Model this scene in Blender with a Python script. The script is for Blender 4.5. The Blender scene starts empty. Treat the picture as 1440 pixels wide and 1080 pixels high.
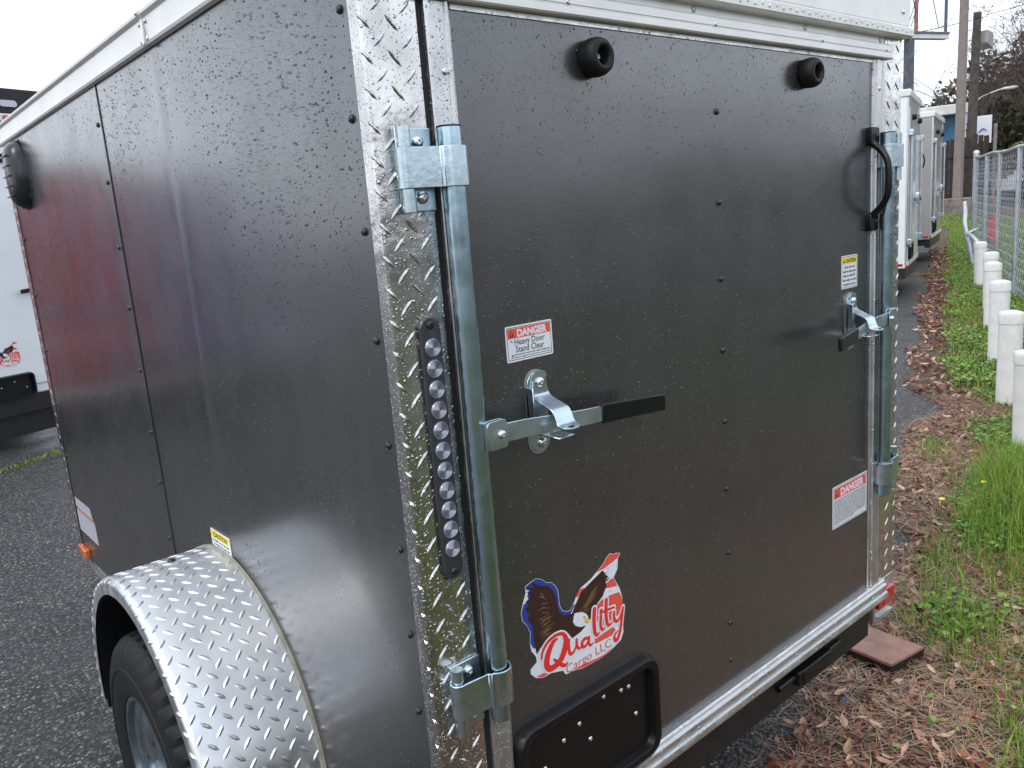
import bpy, math, random
import numpy as np
from mathutils import Vector, Matrix
from mathutils.geometry import tessellate_polygon

# ------------------------------------------------------------------ camera, sky, sun, exposure
SC = bpy.context.scene
COL = SC.collection
R = math.radians
cam_d = bpy.data.cameras.new('camera'); cam = bpy.data.objects.new('camera', cam_d); COL.objects.link(cam)
cam_d.sensor_width = 36; cam_d.lens = 28.494; cam_d.clip_start = .02; cam_d.clip_end = 2000
cam.matrix_world = Matrix(((.75594487, .18832281, -.62696242, -.7372), (-.64995213, .10155809, -.75315881, -.9598),
                           (-.07816387, .97684209, .19917313, 1.5367), (0, 0, 0, 1)))
SC.camera = cam
W = bpy.data.worlds.new('World'); SC.world = W; W.use_nodes = True
nt = W.node_tree; nt.nodes.clear()
SUN_EL, SUN_AZ = R(48), R(255)
wo = nt.nodes.new('ShaderNodeOutputWorld'); bg = nt.nodes.new('ShaderNodeBackground')
sky = nt.nodes.new('ShaderNodeTexSky'); sky.sky_type = 'NISHITA'; sky.sun_disc = False
sky.sun_elevation = SUN_EL; sky.sun_rotation = SUN_AZ; sky.air_density = 1.0; sky.dust_density = 3.0
tc = nt.nodes.new('ShaderNodeTexCoord'); nz = nt.nodes.new('ShaderNodeTexNoise')
mp = nt.nodes.new('ShaderNodeMapping'); mp.inputs['Scale'].default_value = (1, 1, 2.6)
nz.inputs['Scale'].default_value = 2.2; nz.inputs['Detail'].default_value = 6; nz.inputs['Roughness'].default_value = .55
cr = nt.nodes.new('ShaderNodeValToRGB'); cr.color_ramp.elements[0].position = .30; cr.color_ramp.elements[1].position = .66
cr.color_ramp.elements[0].color = (.62, .62, .62, 1); cr.color_ramp.elements[1].color = (1, 1, 1, 1)
cl = nt.nodes.new('ShaderNodeMix'); cl.data_type = 'RGBA'          # overcast deck: grey-white cloud over the blue
cr2 = nt.nodes.new('ShaderNodeValToRGB')
cr2.color_ramp.elements[0].position = .30; cr2.color_ramp.elements[0].color = (5.9, 6.9, 8.2, 1)
cr2.color_ramp.elements[1].position = .70; cr2.color_ramp.elements[1].color = (12.4, 13.0, 14.0, 1)
L = nt.links.new
L(tc.outputs['Generated'], mp.inputs['Vector']); L(mp.outputs[0], nz.inputs['Vector']); L(nz.outputs['Fac'], cr.inputs[0]); L(nz.outputs['Fac'], cr2.inputs[0])
L(cr.outputs[0], cl.inputs[0]); L(sky.outputs[0], cl.inputs[6]); L(cr2.outputs[0], cl.inputs[7])
L(cl.outputs[2], bg.inputs['Color']); bg.inputs['Strength'].default_value = .12; L(bg.outputs[0], wo.inputs['Surface'])
sd = bpy.data.lights.new('sun', 'SUN'); sd.energy = .8; sd.angle = R(22); sd.color = (1, .96, .9)
sun = bpy.data.objects.new('sun', sd); COL.objects.link(sun)
# sky rotation is measured from +Y, clockwise seen from above
sv = Vector((math.sin(SUN_AZ) * math.cos(SUN_EL), math.cos(SUN_AZ) * math.cos(SUN_EL), math.sin(SUN_EL)))
sun.rotation_euler = sv.to_track_quat('Z', 'Y').to_euler()
SC.view_settings.view_transform = 'Standard'; SC.view_settings.look = 'None'; SC.view_settings.exposure = .42; SC.view_settings.gamma = 1
SC.cycles.max_bounces = 8; SC.cycles.glossy_bounces = 4

random.seed(7); RNG = np.random.default_rng(11)
ANG = R(21.5); UX, UY = math.cos(ANG), math.sin(ANG)
def S2(s, t): return (s * UX - t * UY, s * UY + t * UX)              # site frame: along / across the row of trailers
def GZ(x, y): return .035 * min(max(x * UX + y * UY - 5, 0), 25)     # the lot rises gently away from the camera
def site(s, t, dz=0):
    x, y = S2(s, t); return Vector((x, y, GZ(x, y) + dz))

# ------------------------------------------------------------------ materials
class N:
    def __init__(s, name):
        s.m = bpy.data.materials.new(name); s.m.use_nodes = True; s.t = s.m.node_tree
        s.b = s.t.nodes['Principled BSDF']; s.co = s.n('ShaderNodeTexCoord').outputs['Object']
    def n(s, k, **kw):
        o = s.t.nodes.new(k)
        for a, v in kw.items(): setattr(o, a, v)
        return o
    def L(s, a, b): s.t.links.new(a, b)
    def set(s, **kw):
        for k, v in kw.items():
            i = s.b.inputs[k.replace('_', ' ')]
            if hasattr(v, 'is_output'): s.L(v, i)
            else: i.default_value = (*v, 1) if isinstance(v, tuple) and len(v) == 3 else v
        return s
    def map(s, sc=(1, 1, 1), rot=(0, 0, 0)):
        o = s.n('ShaderNodeMapping'); s.L(s.co, o.inputs[0]); o.inputs['Scale'].default_value = sc; o.inputs['Rotation'].default_value = rot; return o.outputs[0]
    def noise(s, scale, detail=3, rough=.5, vec=None):
        o = s.n('ShaderNodeTexNoise'); s.L(vec if vec is not None else s.co, o.inputs['Vector'])
        o.inputs['Scale'].default_value = scale; o.inputs['Detail'].default_value = detail; o.inputs['Roughness'].default_value = rough; return o.outputs['Fac']
    def vor(s, scale, vec=None, feature='F1'):
        o = s.n('ShaderNodeTexVoronoi'); o.feature = feature; s.L(vec if vec is not None else s.co, o.inputs['Vector']); o.inputs['Scale'].default_value = scale; return o
    def ramp(s, fac, *st):
        o = s.n('ShaderNodeValToRGB'); s.L(fac, o.inputs[0]); e = o.color_ramp.elements
        while len(e) < len(st): e.new(.5)
        for q, (p, c) in zip(e, st):
            q.position = p; q.color = (*c, 1) if isinstance(c, tuple) else (c, c, c, 1)
        return o.outputs[0]
    def math(s, op, a, b=None, c=None, clamp=False):
        o = s.n('ShaderNodeMath', operation=op); o.use_clamp = clamp
        for i, v in enumerate((a, b, c)):
            if v is None: continue
            if hasattr(v, 'is_output'): s.L(v, o.inputs[i])
            else: o.inputs[i].default_value = v
        return o.outputs[0]
    def mix(s, f, a, b):
        o = s.n('ShaderNodeMix', data_type='RGBA')
        for i, v in ((0, f), (6, a), (7, b)):
            if hasattr(v, 'is_output'): s.L(v, o.inputs[i])
            elif i == 0: o.inputs[0].default_value = v
            else: o.inputs[i].default_value = (*v, 1)
        return o.outputs[2]
    def bump(s, h, dist, strength=1, prev=None):
        o = s.n('ShaderNodeBump'); s.L(h, o.inputs['Height']); o.inputs['Distance'].default_value = dist; o.inputs['Strength'].default_value = strength
        if prev is not None: s.L(prev, o.inputs['Normal'])
        s.b.inputs['Normal'].is_linked or None
        s.L(o.outputs[0], s.b.inputs['Normal']); return o.outputs[0]
    def drops(s, scale, keep, rmax):
        v = s.vor(scale); sep = s.n('ShaderNodeSeparateColor'); s.L(v.outputs['Color'], sep.inputs[0])
        r = s.math('MULTIPLY', s.math('DIVIDE', s.math('SUBTRACT', sep.outputs[0], keep, clamp=True), 1 - keep), rmax)
        r = s.math('MAXIMUM', r, 1e-4)
        q = s.math('DIVIDE', v.outputs['Distance'], r)
        h = s.math('SUBTRACT', 1, s.math('MULTIPLY', q, q), clamp=True)
        return s.math('MULTIPLY', s.math('POWER', h, .6), r)
def plain(name, col, rough=.5, metal=0, var=.0, vs=8, **kw):
    a = N(name); a.set(Roughness=rough, Metallic=metal, **kw)
    if var:
        c2 = tuple(max(0, c * (1 - var)) for c in col); c1 = tuple(min(1, c * (1 + var)) for c in col)
        a.set(Base_Color=a.ramp(a.noise(vs, 5, .6), (.35, c2), (.65, c1)))
    else: a.set(Base_Color=col)
    return a.m

def m_paint(name='charcoal_paint', col=(.029, .027, .0265), drops=True, rough=.26):
    a = N(name)
    st = a.noise(5, 4, .6, a.map((6, 6, .5)))                         # faint vertical run marks of dried dirt
    a.set(Base_Color=a.mix(a.ramp(st, (.45, 0), (.8, .35)), col, tuple(c * 1.5 + .006 for c in col)), Metallic=.0, IOR=2.0)
    a.set(Roughness=a.ramp(a.noise(7, 4), (.3, rough * .85), (.7, rough * 1.25)), Coat_Weight=.5, Coat_Roughness=.16, Coat_IOR=1.5)
    n = a.bump(a.noise(3.2, 2), .004, .5)
    n = a.bump(a.noise(600, 2), .00012, .4, n)
    if drops:
        n = a.bump(a.drops(420, .62, .42), .0016, 1, n)
        o = [x for x in a.t.nodes if x.type == 'BSDF_PRINCIPLED'][0]
        a.L(n, o.inputs['Coat Normal'])
    return a.m
def m_metal(name, col, rough, mott=.0, nd=.0006, ns=45, drops=.0, streak=False):
    a = N(name); a.set(Metallic=1.0)
    c2 = tuple(c * (1 - mott) for c in col)
    a.set(Base_Color=a.ramp(a.noise(14 if not streak else 6, 5, .6, a.map((1, 1, .08)) if streak else None), (.35, c2), (.65, col)))
    a.set(Roughness=a.ramp(a.noise(22, 4), (.3, rough * .7), (.7, rough * 1.35)))
    n = a.bump(a.noise(ns, 3), nd, .6)
    if drops: n = a.bump(a.math('ADD', a.drops(140, .5, .4), a.math('MULTIPLY', a.drops(300, .4, .45), .45)), drops, 1, n)
    return a.m
M = {}
M['paint'] = m_paint()
M['plate'] = m_metal('diamond_plate', (.72, .70, .67), .19, .26, .0018, 38, .005)
M['fender'] = m_metal('fender_plate', (.76, .775, .79), .38, .05, .0004, 14, .0)
M['alu'] = m_metal('mill_aluminium', (.68, .68, .675), .36, .1, .0003, 60, .005)
M['alu_white'] = plain('white_coated_aluminium', (.74, .73, .70), .35, .25, .06, 9)
M['zinc'] = m_metal('bright_zinc', (.52, .69, .78), .24, .28, .0005, 35, .0, True)
M['zincp'] = m_metal('zinc_pressing', (.62, .74, .80), .27, .16, .0005, 90)
M['steel'] = m_metal('galvanised_steel', (.60, .63, .66), .42, .2, .0005, 60)
M['wire'] = m_metal('fence_wire', (.36, .38, .41), .5, .2, .0005, 60)
M['screw'] = m_metal('screw_steel', (.75, .76, .78), .22, .1)
M['rubber'] = plain('black_rubber', (.009, .009, .0095), .55, 0, .3, 60, Specular_IOR_Level=.3)
M['blackplastic'] = plain('black_plastic', (.006, .006, .0065), .33, 0, .15, 30, Specular_IOR_Level=.35)
M['vent'] = plain('smoked_vent_plastic', (.012, .017, .019), .22, 0, .3, 40)
M['blackpaint'] = plain('black_frame_paint', (.012, .012, .012), .45, 0, .4, 20)
M['darkpaint'] = plain('dark_rivet', (.02, .02, .021), .25)
M['gap'] = plain('door_gasket', (.01, .01, .01), .7)
M['clear'] = N('smoked_lens').set(Base_Color=(.05, .05, .062), Roughness=.08, Metallic=.3, Coat_Weight=1.0, Coat_Roughness=.02).m
M['lens'] = N('clear_lens').set(Base_Color=(.30, .31, .36), Roughness=.16, Metallic=.55, Coat_Weight=1.0).m
M['red'] = N('red_lens').set(Base_Color=(.45, .012, .012), Roughness=.12, Coat_Weight=1.0).m
M['amber'] = N('amber_lens').set(Base_Color=(.75, .16, .02), Roughness=.15, Coat_Weight=1.0).m
for k, c in dict(s_white=(.78, .79, .82), s_red=(.78, .035, .03), s_coral=(.80, .10, .07), s_yellow=(.85, .68, .02), s_black=(.015, .015, .018), s_blue=(.03, .055, .32), s_brown=(.045, .02, .015),
                 s_tan=(.24, .12, .065), s_beak=(.85, .55, .04), s_grey=(.32, .33, .38), s_orange=(.55, .26, .12), s_pale=(.48, .50, .55)).items():
    M[k] = plain('print_' + k[2:], c, .28)

def m_asphalt():
    a = N('wet_asphalt'); v = a.vor(78); sep = a.n('ShaderNodeSeparateColor'); a.L(v.outputs['Color'], sep.inputs[0])
    v2 = a.vor(260)
    stones = a.ramp(sep.outputs[0], (.0, (.055, .054, .056)), (.45, (.115, .112, .113)), (.76, (.17, .163, .157)), (.92, (.30, .275, .245)), (1, (.46, .42, .36)))
    damp = a.noise(.7, 5, .6)
    base = a.mix(a.ramp(v.outputs['Distance'], (.25, 0), (.6, 1)), stones, (.022, .021, .022))
    base = a.mix(a.ramp(damp, (.42, 0), (.62, .45)), base, (.04, .039, .041))
    a.set(Base_Color=base, Roughness=a.ramp(a.noise(2.5, 5), (.35, .28), (.65, .62)), IOR=1.4)
    h = a.math('ADD', a.math('MULTIPLY', a.math('SUBTRACT', 1, v.outputs['Distance']), a.ramp(sep.outputs[1], (0, .5), (1, 1))), a.math('MULTIPLY', v2.outputs['Distance'], -.25))
    a.bump(h, .009, 1); return a.m
M['asphalt'] = m_asphalt()
def m_soil():
    a = N('leafy_soil'); a.set(Base_Color=a.ramp(a.noise(16, 8, .7), (.3, (.04, .026, .018)), (.55, (.12, .075, .048)), (.75, (.20, .135, .09))), Roughness=.8)
    a.bump(a.noise(60, 6, .7), .02, 1); return a.m
M['soil'] = m_soil()
def m_field():
    a = N('rough_grass'); a.set(Base_Color=a.ramp(a.noise(1.6, 8, .7), (.3, (.085, .062, .038)), (.5, (.070, .080, .030)), (.7, (.085, .105, .035))), Roughness=.85)
    a.bump(a.noise(40, 6, .7), .04, 1); return a.m
M['field'] = m_field()
def foliage(name, c, tr=.25, rough=.5):
    a = N(name)
    info = a.noise(23, 2); c2 = tuple(x * .6 for x in c); c3 = tuple(min(1, x * 1.35) for x in c)
    col = a.ramp(info, (.3, c2), (.7, c3)); a.set(Base_Color=col, Roughness=rough)
    tb = a.n('ShaderNodeBsdfTranslucent'); a.L(col, tb.inputs[0]); ms = a.n('ShaderNodeMixShader'); ms.inputs[0].default_value = tr
    o = [x for x in a.t.nodes if x.type == 'OUTPUT_MATERIAL'][0]; a.L(a.b.outputs[0], ms.inputs[1]); a.L(tb.outputs[0], ms.inputs[2]); a.L(ms.outputs[0], o.inputs[0]); return a.m
LEAF = [foliage('leaf_' + k, c, .1, .42) for k, c in dict(russet=(.27, .085, .052), tan=(.38, .22, .14), maroon=(.17, .034, .030), brown=(.20, .085, .052), pale=(.58, .38, .26)).items()]
STRAW = [foliage('straw_' + k, c, .1, .5) for k, c in dict(tan=(.46, .32, .20), grey=(.34, .25, .18), rust=(.30, .165, .10)).items()]
GRASS = [foliage('grass_' + k, c, .35, .4) for k, c in dict(bright=(.22, .38, .045), mid=(.14, .26, .035), yellow=(.34, .40, .08)).items()]
WEED = [foliage('weed_' + k, c, .25, .45) for k, c in dict(a=(.17, .33, .05), b=(.28, .38, .08), c=(.10, .22, .045)).items()]
M['bark'] = plain('bark', (.085, .062, .05), .85, 0, .35, 12)
M['bark2'] = plain('grey_bark', (.12, .10, .085), .85, 0, .35, 12)
M['wood'] = plain('weathered_boards', (.042, .028, .022), .8, 0, .45, 9)
M['block'] = plain('wet_wood_block', (.29, .145, .10), .5, 0, .22, 18)
M['blockside'] = plain('dark_board_sides', (.014, .009, .008), .6, 0, .3, 30)
M['pvc'] = plain('white_pvc', (.78, .77, .75), .32, 0, .07, 12)
M['pole'] = plain('concrete_pole', (.24, .20, .18), .7, 0, .12, 6)
M['upole'] = plain('creosote_pole', (.07, .06, .05), .85, 0, .35, 8)
M['concrete'] = plain('old_concrete', (.20, .17, .15), .85, 0, .3, 8)
M['rust'] = plain('rusty_pipe', (.30, .13, .09), .7, 0, .35, 10)
M['sign_steel'] = plain('sign_steel', (.10, .11, .13), .5, .3, .3, 8)
M['wfacia'] = plain('white_fascia', (.70, .70, .68), .5, 0, .12, 3)
M['bluesteel'] = plain('blue_cladding', (.035, .14, .24), .4, 0, .2, 6)
M['glass'] = N('car_glass').set(Base_Color=(.03, .035, .04), Roughness=.05, Coat_Weight=1.0).m
M['carwhite'] = plain('white_car_paint', (.72, .73, .75), .2, 0, .0, Coat_Weight=1.0)
M['cargrey'] = plain('silver_car_paint', (.34, .36, .40), .25, .4, .0, Coat_Weight=1.0)

# ------------------------------------------------------------------ mesh helpers
class MB:
    def __init__(s): s.v = []; s.f = []; s.mi = []; s.cur = 0
    def add(s, vs, fs):
        b = len(s.v); s.v += [tuple(p) for p in vs]; s.f += [tuple(b + i for i in f) for f in fs]; s.mi += [s.cur] * len(fs); return s
    def box(s, x0, x1, y0, y1, z0, z1, mat=None):
        vs = [(x, y, z) for x in (x0, x1) for y in (y0, y1) for z in (z0, z1)]
        if mat is not None: vs = [mat @ Vector(p) for p in vs]
        return s.add(vs, [(0, 1, 3, 2), (4, 6, 7, 5), (0, 4, 5, 1), (2, 3, 7, 6), (0, 2, 6, 4), (1, 5, 7, 3)])
    def rings(s, rings, cap=True, closed=True):
        n = len(rings[0]); vs = [p for r in rings for p in r]; fs = []
        for i in range(len(rings) - 1):
            for j in range(n if closed else n - 1):
                k = (j + 1) % n; fs.append((i * n + j, i * n + k, (i + 1) * n + k, (i + 1) * n + j))
        if cap: fs += [tuple(reversed(range(n))), tuple((len(rings) - 1) * n + j for j in range(n))]
        return s.add(vs, fs)
    def tube(s, pts, r, seg=12, cap=True, twist=None):
        pts = [Vector(p) for p in pts]; rs = r if isinstance(r, (list, tuple)) else [r] * len(pts); out = []; up = None
        for i, p in enumerate(pts):
            d = (pts[min(i + 1, len(pts) - 1)] - pts[max(i - 1, 0)]).normalized()
            if up is None: up = Vector((0, 0, 1)) if abs(d.z) < .9 else Vector((1, 0, 0))
            a = d.cross(up).normalized(); b = a.cross(d).normalized(); up = b
            out.append([p + (a * math.cos(2 * math.pi * j / seg) + b * math.sin(2 * math.pi * j / seg)) * rs[i] for j in range(seg)])
        return s.rings(out, cap)
    def lathe(s, prof, o, ax, seg=24, cap=True):
        o = Vector(o); ax = Vector(ax).normalized(); a = ax.orthogonal().normalized(); b = ax.cross(a)
        return s.rings([[o + ax * h + (a * math.cos(2 * math.pi * j / seg) + b * math.sin(2 * math.pi * j / seg)) * r for j in range(seg)] for r, h in prof], cap)
    def prism(s, poly, fn, d0, d1):        # poly of (a,b); fn(a,b,d)->xyz
        n = len(poly); vs = [fn(a, b, d0) for a, b in poly] + [fn(a, b, d1) for a, b in poly]
        return s.add(vs, [tuple(range(n)), tuple(reversed(range(n, 2 * n)))] + [(i, (i + 1) % n, n + (i + 1) % n, n + i) for i in range(n)])
    def flat(s, poly, fn, d):
        vs = [Vector((a, b, 0)) for a, b in poly]; tr = tessellate_polygon([vs]); return s.add([fn(a, b, d) for a, b in poly], [tuple(t) for t in tr])
    def build(s, name, mat, parent=None, smooth=35, bevel=0, seg=2):
        me = bpy.data.meshes.new(name); me.from_pydata(s.v, [], s.f)
        ms = mat if isinstance(mat, (list, tuple)) else [mat]
        for m in ms: me.materials.append(M[m] if isinstance(m, str) else m)
        if len(ms) > 1: me.polygons.foreach_set('material_index', s.mi)
        return finish(me, name, parent, smooth, bevel, seg)
def finish(me, name, parent=None, smooth=35, bevel=0, seg=2):
    import bmesh
    if len(me.polygons) < 60000:
        bm = bmesh.new(); bm.from_mesh(me); bmesh.ops.recalc_face_normals(bm, faces=bm.faces) if name not in ('grass',) else None; bm.to_mesh(me); bm.free()
    if smooth:
        me.polygons.foreach_set('use_smooth', [True] * len(me.polygons)); me.set_sharp_from_angle(angle=R(smooth))
    me.update(); o = bpy.data.objects.new(name, me); COL.objects.link(o)
    if parent is not None: o.parent = parent
    if bevel:
        b = o.modifiers.new('bevel', 'BEVEL'); b.width = bevel; b.segments = seg; b.limit_method = 'ANGLE'; b.angle_limit = R(40)
    return o
def tag(o, label=None, cat=None, group=None, kind=None):
    for k, v in (('label', label), ('category', cat), ('group', group), ('kind', kind)):
        if v: o[k] = v
    return o
def empty(name, loc=(0, 0, 0), rz=0, **kw):
    o = bpy.data.objects.new(name, None); o.location = loc; o.rotation_euler = (0, 0, rz); o.empty_display_size = .1; COL.objects.link(o); return tag(o, **kw)
def copy_tree(o, parent=None):
    c = o.copy(); COL.objects.link(c); c.parent = parent
    for ch in list(o.children): copy_tree(ch, c)
    return c
def rep(o, d, parent=None):                # one more of a repeated part, moved by d
    c = o.copy(); COL.objects.link(c); c.parent = parent if parent is not None else o.parent; c.location = o.location + Vector(d); return c
def text(body, size, loc, parent, mat, name='lettering', plane='rear', bold=0, xs=1, align='LEFT', rot=0):
    cu = bpy.data.curves.new('t', 'FONT'); cu.body = body; cu.size = size; cu.offset = bold; cu.align_x = align; cu.resolution_u = 3
    to = bpy.data.objects.new('t', cu); COL.objects.link(to); dg = bpy.context.evaluated_depsgraph_get(); dg.update()
    me = bpy.data.meshes.new_from_object(to.evaluated_get(dg)); bpy.data.objects.remove(to)
    B = {'rear': Matrix(((1, 0, 0, 0), (0, 0, -1, 0), (0, 1, 0, 0), (0, 0, 0, 1))), 'side': Matrix(((0, 0, -1, 0), (-1, 0, 0, 0), (0, 1, 0, 0), (0, 0, 0, 1)))}[plane]
    me.transform(Matrix.Translation(loc) @ B @ Matrix.Rotation(rot, 4, 'Z') @ Matrix.Diagonal((xs, 1, 1, 1)))
    me.name = name; me.materials.clear(); me.materials.append(M[mat]); o = bpy.data.objects.new(name, me); COL.objects.link(o); o.parent = parent; return o
def rrect(x0, x1, z0, z1, r, n=5):
    out = []
    for cx, cz, a0 in ((x1 - r, z1 - r, 0), (x0 + r, z1 - r, 90), (x0 + r, z0 + r, 180), (x1 - r, z0 + r, 270)):
        for i in range(n + 1): a = R(a0 + 90 * i / n); out.append((cx + r * math.cos(a), cz + r * math.sin(a)))
    return out
def catmull(pts, k=5):
    P = [pts[0]] + list(pts) + [pts[-1]]; out = []
    for i in range(1, len(P) - 2):
        for j in range(k):
            t = j / k; out.append(tuple(.5 * (2 * P[i][c] + (P[i + 1][c] - P[i - 1][c]) * t + (2 * P[i - 1][c] - 5 * P[i][c] + 4 * P[i + 1][c] - P[i + 2][c]) * t * t + (3 * P[i][c] - P[i - 1][c] - 3 * P[i + 1][c] + P[i + 2][c]) * t ** 3) for c in range(len(pts[0]))))
    out.append(tuple(pts[-1])); return out
REAR = lambda a, b, d: (a, -d, b)          # door plane, d = how far it stands proud
def screw(name, p, ax, r, mat, parent, h=None):
    h = h or r * .55
    return MB().lathe([(r * 1.0, 0), (r, h * .35), (r * .86, h * .72), (r * .5, h), (r * .34, h), (r * .30, h * .6), (r * .01, h * .6)], p, ax, 14).build(name, mat, parent, 50)

# diamond plate: a sheet swept along u over a rounded-L section, with raised lozenge bars
def sect(v, l1, r, l2):                    # -> along-leg coords (a,b) and normal, start leg going -b, then turning to +a
    q = r * math.pi / 2
    if v <= l1: return (0, l1 + r - v, -1, 0)
    if v <= l1 + q:
        th = (v - l1) / r; return (r - r * math.cos(th), r - r * math.sin(th), -math.cos(th), -math.sin(th))
    return (r + v - l1 - q, 0, 0, -1)
def plate_mesh(mb, P, u0, u1, nu, V, nv, pitch=.044, seed=0, skip=None, bl=.027, bw=.0034, bh=.0014, vs=None):
    vv = vs or [V * j / nv for j in range(nv + 1)]
    mb.rings([[P(u0 + (u1 - u0) * i / nu, v, 0) for v in vv] for i in range(nu + 1)], False, False)
    i = int(u0 / pitch) - 1
    while i * pitch < u1 + pitch:
        for j in range(-1, int(V / pitch) + 2):
            for k in (0, 1):
                cu, cv = (i + .5 * k) * pitch + .003, (j + .5 * k) * pitch + .006
                if skip and skip(cu, cv): continue
                c, s_ = math.cos(R(45 if k == 0 else -45)), math.sin(R(45 if k == 0 else -45)); pts = []
                for a, b, h in ((-.5, 0, -.1), (-.22, 1, -.1), (.22, 1, -.1), (.5, 0, -.1), (.22, -1, -.1), (-.22, -1, -.1), (-.2, 0, 1), (.2, 0, 1), (0, .25, 1), (0, -.25, 1)):
                    uu, ww = cu + (a * bl * c - b * bw * s_), cv + (a * bl * s_ + b * bw * c)
                    if not (u0 <= uu <= u1 and 0 <= ww <= V): pts = None; break
                    pts.append(P(uu, ww, h * bh))
                if pts: mb.add(pts, [(0, 1, 6), (1, 8, 6), (1, 2, 8), (2, 7, 8), (2, 3, 7), (3, 4, 7), (4, 9, 7), (4, 5, 9), (5, 6, 9), (5, 0, 6), (6, 8, 7, 9)])
        i += 1
    return mb
# ------------------------------------------------------------------ ground
def grid_sheet(name, s0, s1, t0, t1, ns, nt_, mat, dz, edge=None):
    vs = []; fs = []
    for i in range(ns + 1):
        s = s0 + (s1 - s0) * i / ns
        for j in range(nt_ + 1):
            ta = edge(s) if edge else t1
            t = t0 + (ta - t0) * j / nt_
            vs.append(site(s, t, dz))
    for i in range(ns):
        for j in range(nt_): a = i * (nt_ + 1) + j; fs.append((a, a + 1, a + nt_ + 2, a + nt_ + 1))
    mb = MB(); mb.add(vs, fs); return tag(mb.build(name, mat, None, 60), kind='structure')
def wob(s): return .05 * math.sin(s * 2.1 + .6) + .035 * math.sin(s * 5.7) + .02 * math.sin(s * 13.3 + 1)
def edge(s):
    return (-.27 + .10 * (1.2 - s) if s < 1.2 else -.27 - .13 * min((s - 1.2) / 1.4, 1)) + .04 * min(max((s - 4) / 3.5, 0), 1) - .20 * math.exp(-((s - 5.15) / .42) ** 2) - .11 * math.exp(-((s - 2.7) / .22) ** 2) + wob(s) * .7
def seg_sheet():                                          # the lot as one sheet to the horizon, fine where it slopes
    mb = MB(); ss = [-400, -60, -10, 0, 5, 6, 8, 12, 20, 30, 60, 400]; ts = [-400, -60, -10, 0, 10, 60, 400]
    n = len(ts); mb.add([site(s, t) for s in ss for t in ts], [(i * n + j, i * n + j + 1, (i + 1) * n + j + 1, (i + 1) * n + j) for i in range(len(ss) - 1) for j in range(n - 1)])
    return tag(mb.build('ground', 'asphalt', None, 0), kind='structure')
seg_sheet()
grid_sheet('verge_soil', -8, 27, -3.4, 0, 350, 6, 'soil', .004, edge)
grid_sheet('field', -14, 15.5, -14, -3.4, 10, 4, 'field', .004)
grid_sheet('grass_ground', -14, .9, -3.4, -1.15, 30, 4, 'field', .012)

# ------------------------------------------------------------------ the grey cargo trailer
T = empty('cargo_trailer', (.62, .83, 0), label='charcoal grey enclosed cargo trailer with rear ramp door, filling the foreground', cat='trailer')
def TB(mb, name, mat, parent=None, **k):
    o = mb.build(name, mat, None, **k); par(o, parent or T); return o
def world_loc(o):
    p = Vector(o.location)
    while o.parent is not None: o = o.parent; p += Vector(o.location)
    return p
def par(o, p): o.parent = p; o.location = Vector(o.location) - world_loc(p)
X0, X1, Y1, ZB, ZT = -.144, 1.379, 2.44, .402, 1.93
# side skins with a slight oil-can wave and the stud ridge
def skin(x, y0, y1, z0, z1, sgn, seed):
    mb = MB(); ny, nz_ = 60, 40; rs = []
    for i in range(ny + 1):
        y = y0 + (y1 - y0) * i / ny; row = []
        for j in range(nz_ + 1):
            z = z0 + (z1 - z0) * j / nz_
            e = min(1, (y - y0) / .05, (y1 - y) / .05, (z - z0) / .05, (z1 - z) / .05)
            d = .0014 * math.sin(z * 4.1 + y * 2.3 + seed) * math.sin(y * 5.2 + seed) * e - .0016 * math.exp(-((y - .782 - .004) / .012) ** 2) * e * (1 if seed == 0 else 0) + .0008 * math.exp(-((y - .757) / .02) ** 2) * e
            row.append((x + sgn * d, y, z))
        rs.append(row)
    mb.rings(rs, False, False); return mb
TB(skin(X0, .022, 1.212, ZB, ZT, 1, 0), 'side_panel', 'paint', smooth=60)
TB(skin(X0 - .0012, 1.210, 2.405, ZB, ZT, 1, 1.7), 'side_panel', 'paint', smooth=60)
TB(MB().box(X0 - .0022, X0 - .0002, 1.206, 1.2105, ZB, ZT), 'panel_seam', 'darkpaint', smooth=0)
TB(skin(X1, .022, 2.405, ZB, ZT, -1, 3.1), 'side_panel', 'paint', smooth=60)
TB(MB().box(X0 + .004, X1 - .004, .03, Y1, ZB - .02, ZT + .04), 'body_shell', 'blackpaint', smooth=0)
TB(MB().box(X0 + .003, X1 - .003, Y1, Y1 + .004, ZB, ZT), 'front_panel', 'paint', smooth=0)
# diamond plate corner posts
def post_P(side, y, z0):
    sg = 1 if side < 0 else -1; xe = X0 - .003 if side < 0 else X1 + .003
    def P(u, v, h):
        b = sect(v, .020, .006, .2); a, q, na, nb = b
        # a runs across the rear face, q from the corner back along the side
        return (xe + sg * a + sg * na * h, y + q + nb * h, z0 + u)
    return P
VS = [0, .010, .020, .0225, .025, .0272, .0294, .05, .075, .0975, .1125]
def post(side):
    mb = MB(); plate_mesh(mb, post_P(side, -.004, .50), 0, 1.435, 24, .1125, 0, vs=VS, bl=.031, bw=.0033, bh=.0021); return mb
TB(post(-1), 'corner_post', 'plate', smooth=30)
TB(post(1), 'corner_post', 'plate', smooth=30)
def fpost():
    mb = MB(); P = lambda u, v, h: (X0 - .003 - h, Y1 + .02 - v, ZB + u)
    plate_mesh(mb, P, 0, 1.53, 2, .06, 2, bl=.026, bw=.003); mb.box(X0 - .0028, X0 + .05, Y1 + .004, Y1 + .02, ZB, ZT); return mb
TB(fpost(), 'front_corner_trim', 'plate', smooth=30)
for x0, x1 in ((-.0565, -.0475), (1.2825, 1.2915)): TB(MB().box(x0, x1, -.0015, .02, .50, 1.84), 'door_gasket', 'gap', smooth=0)
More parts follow.
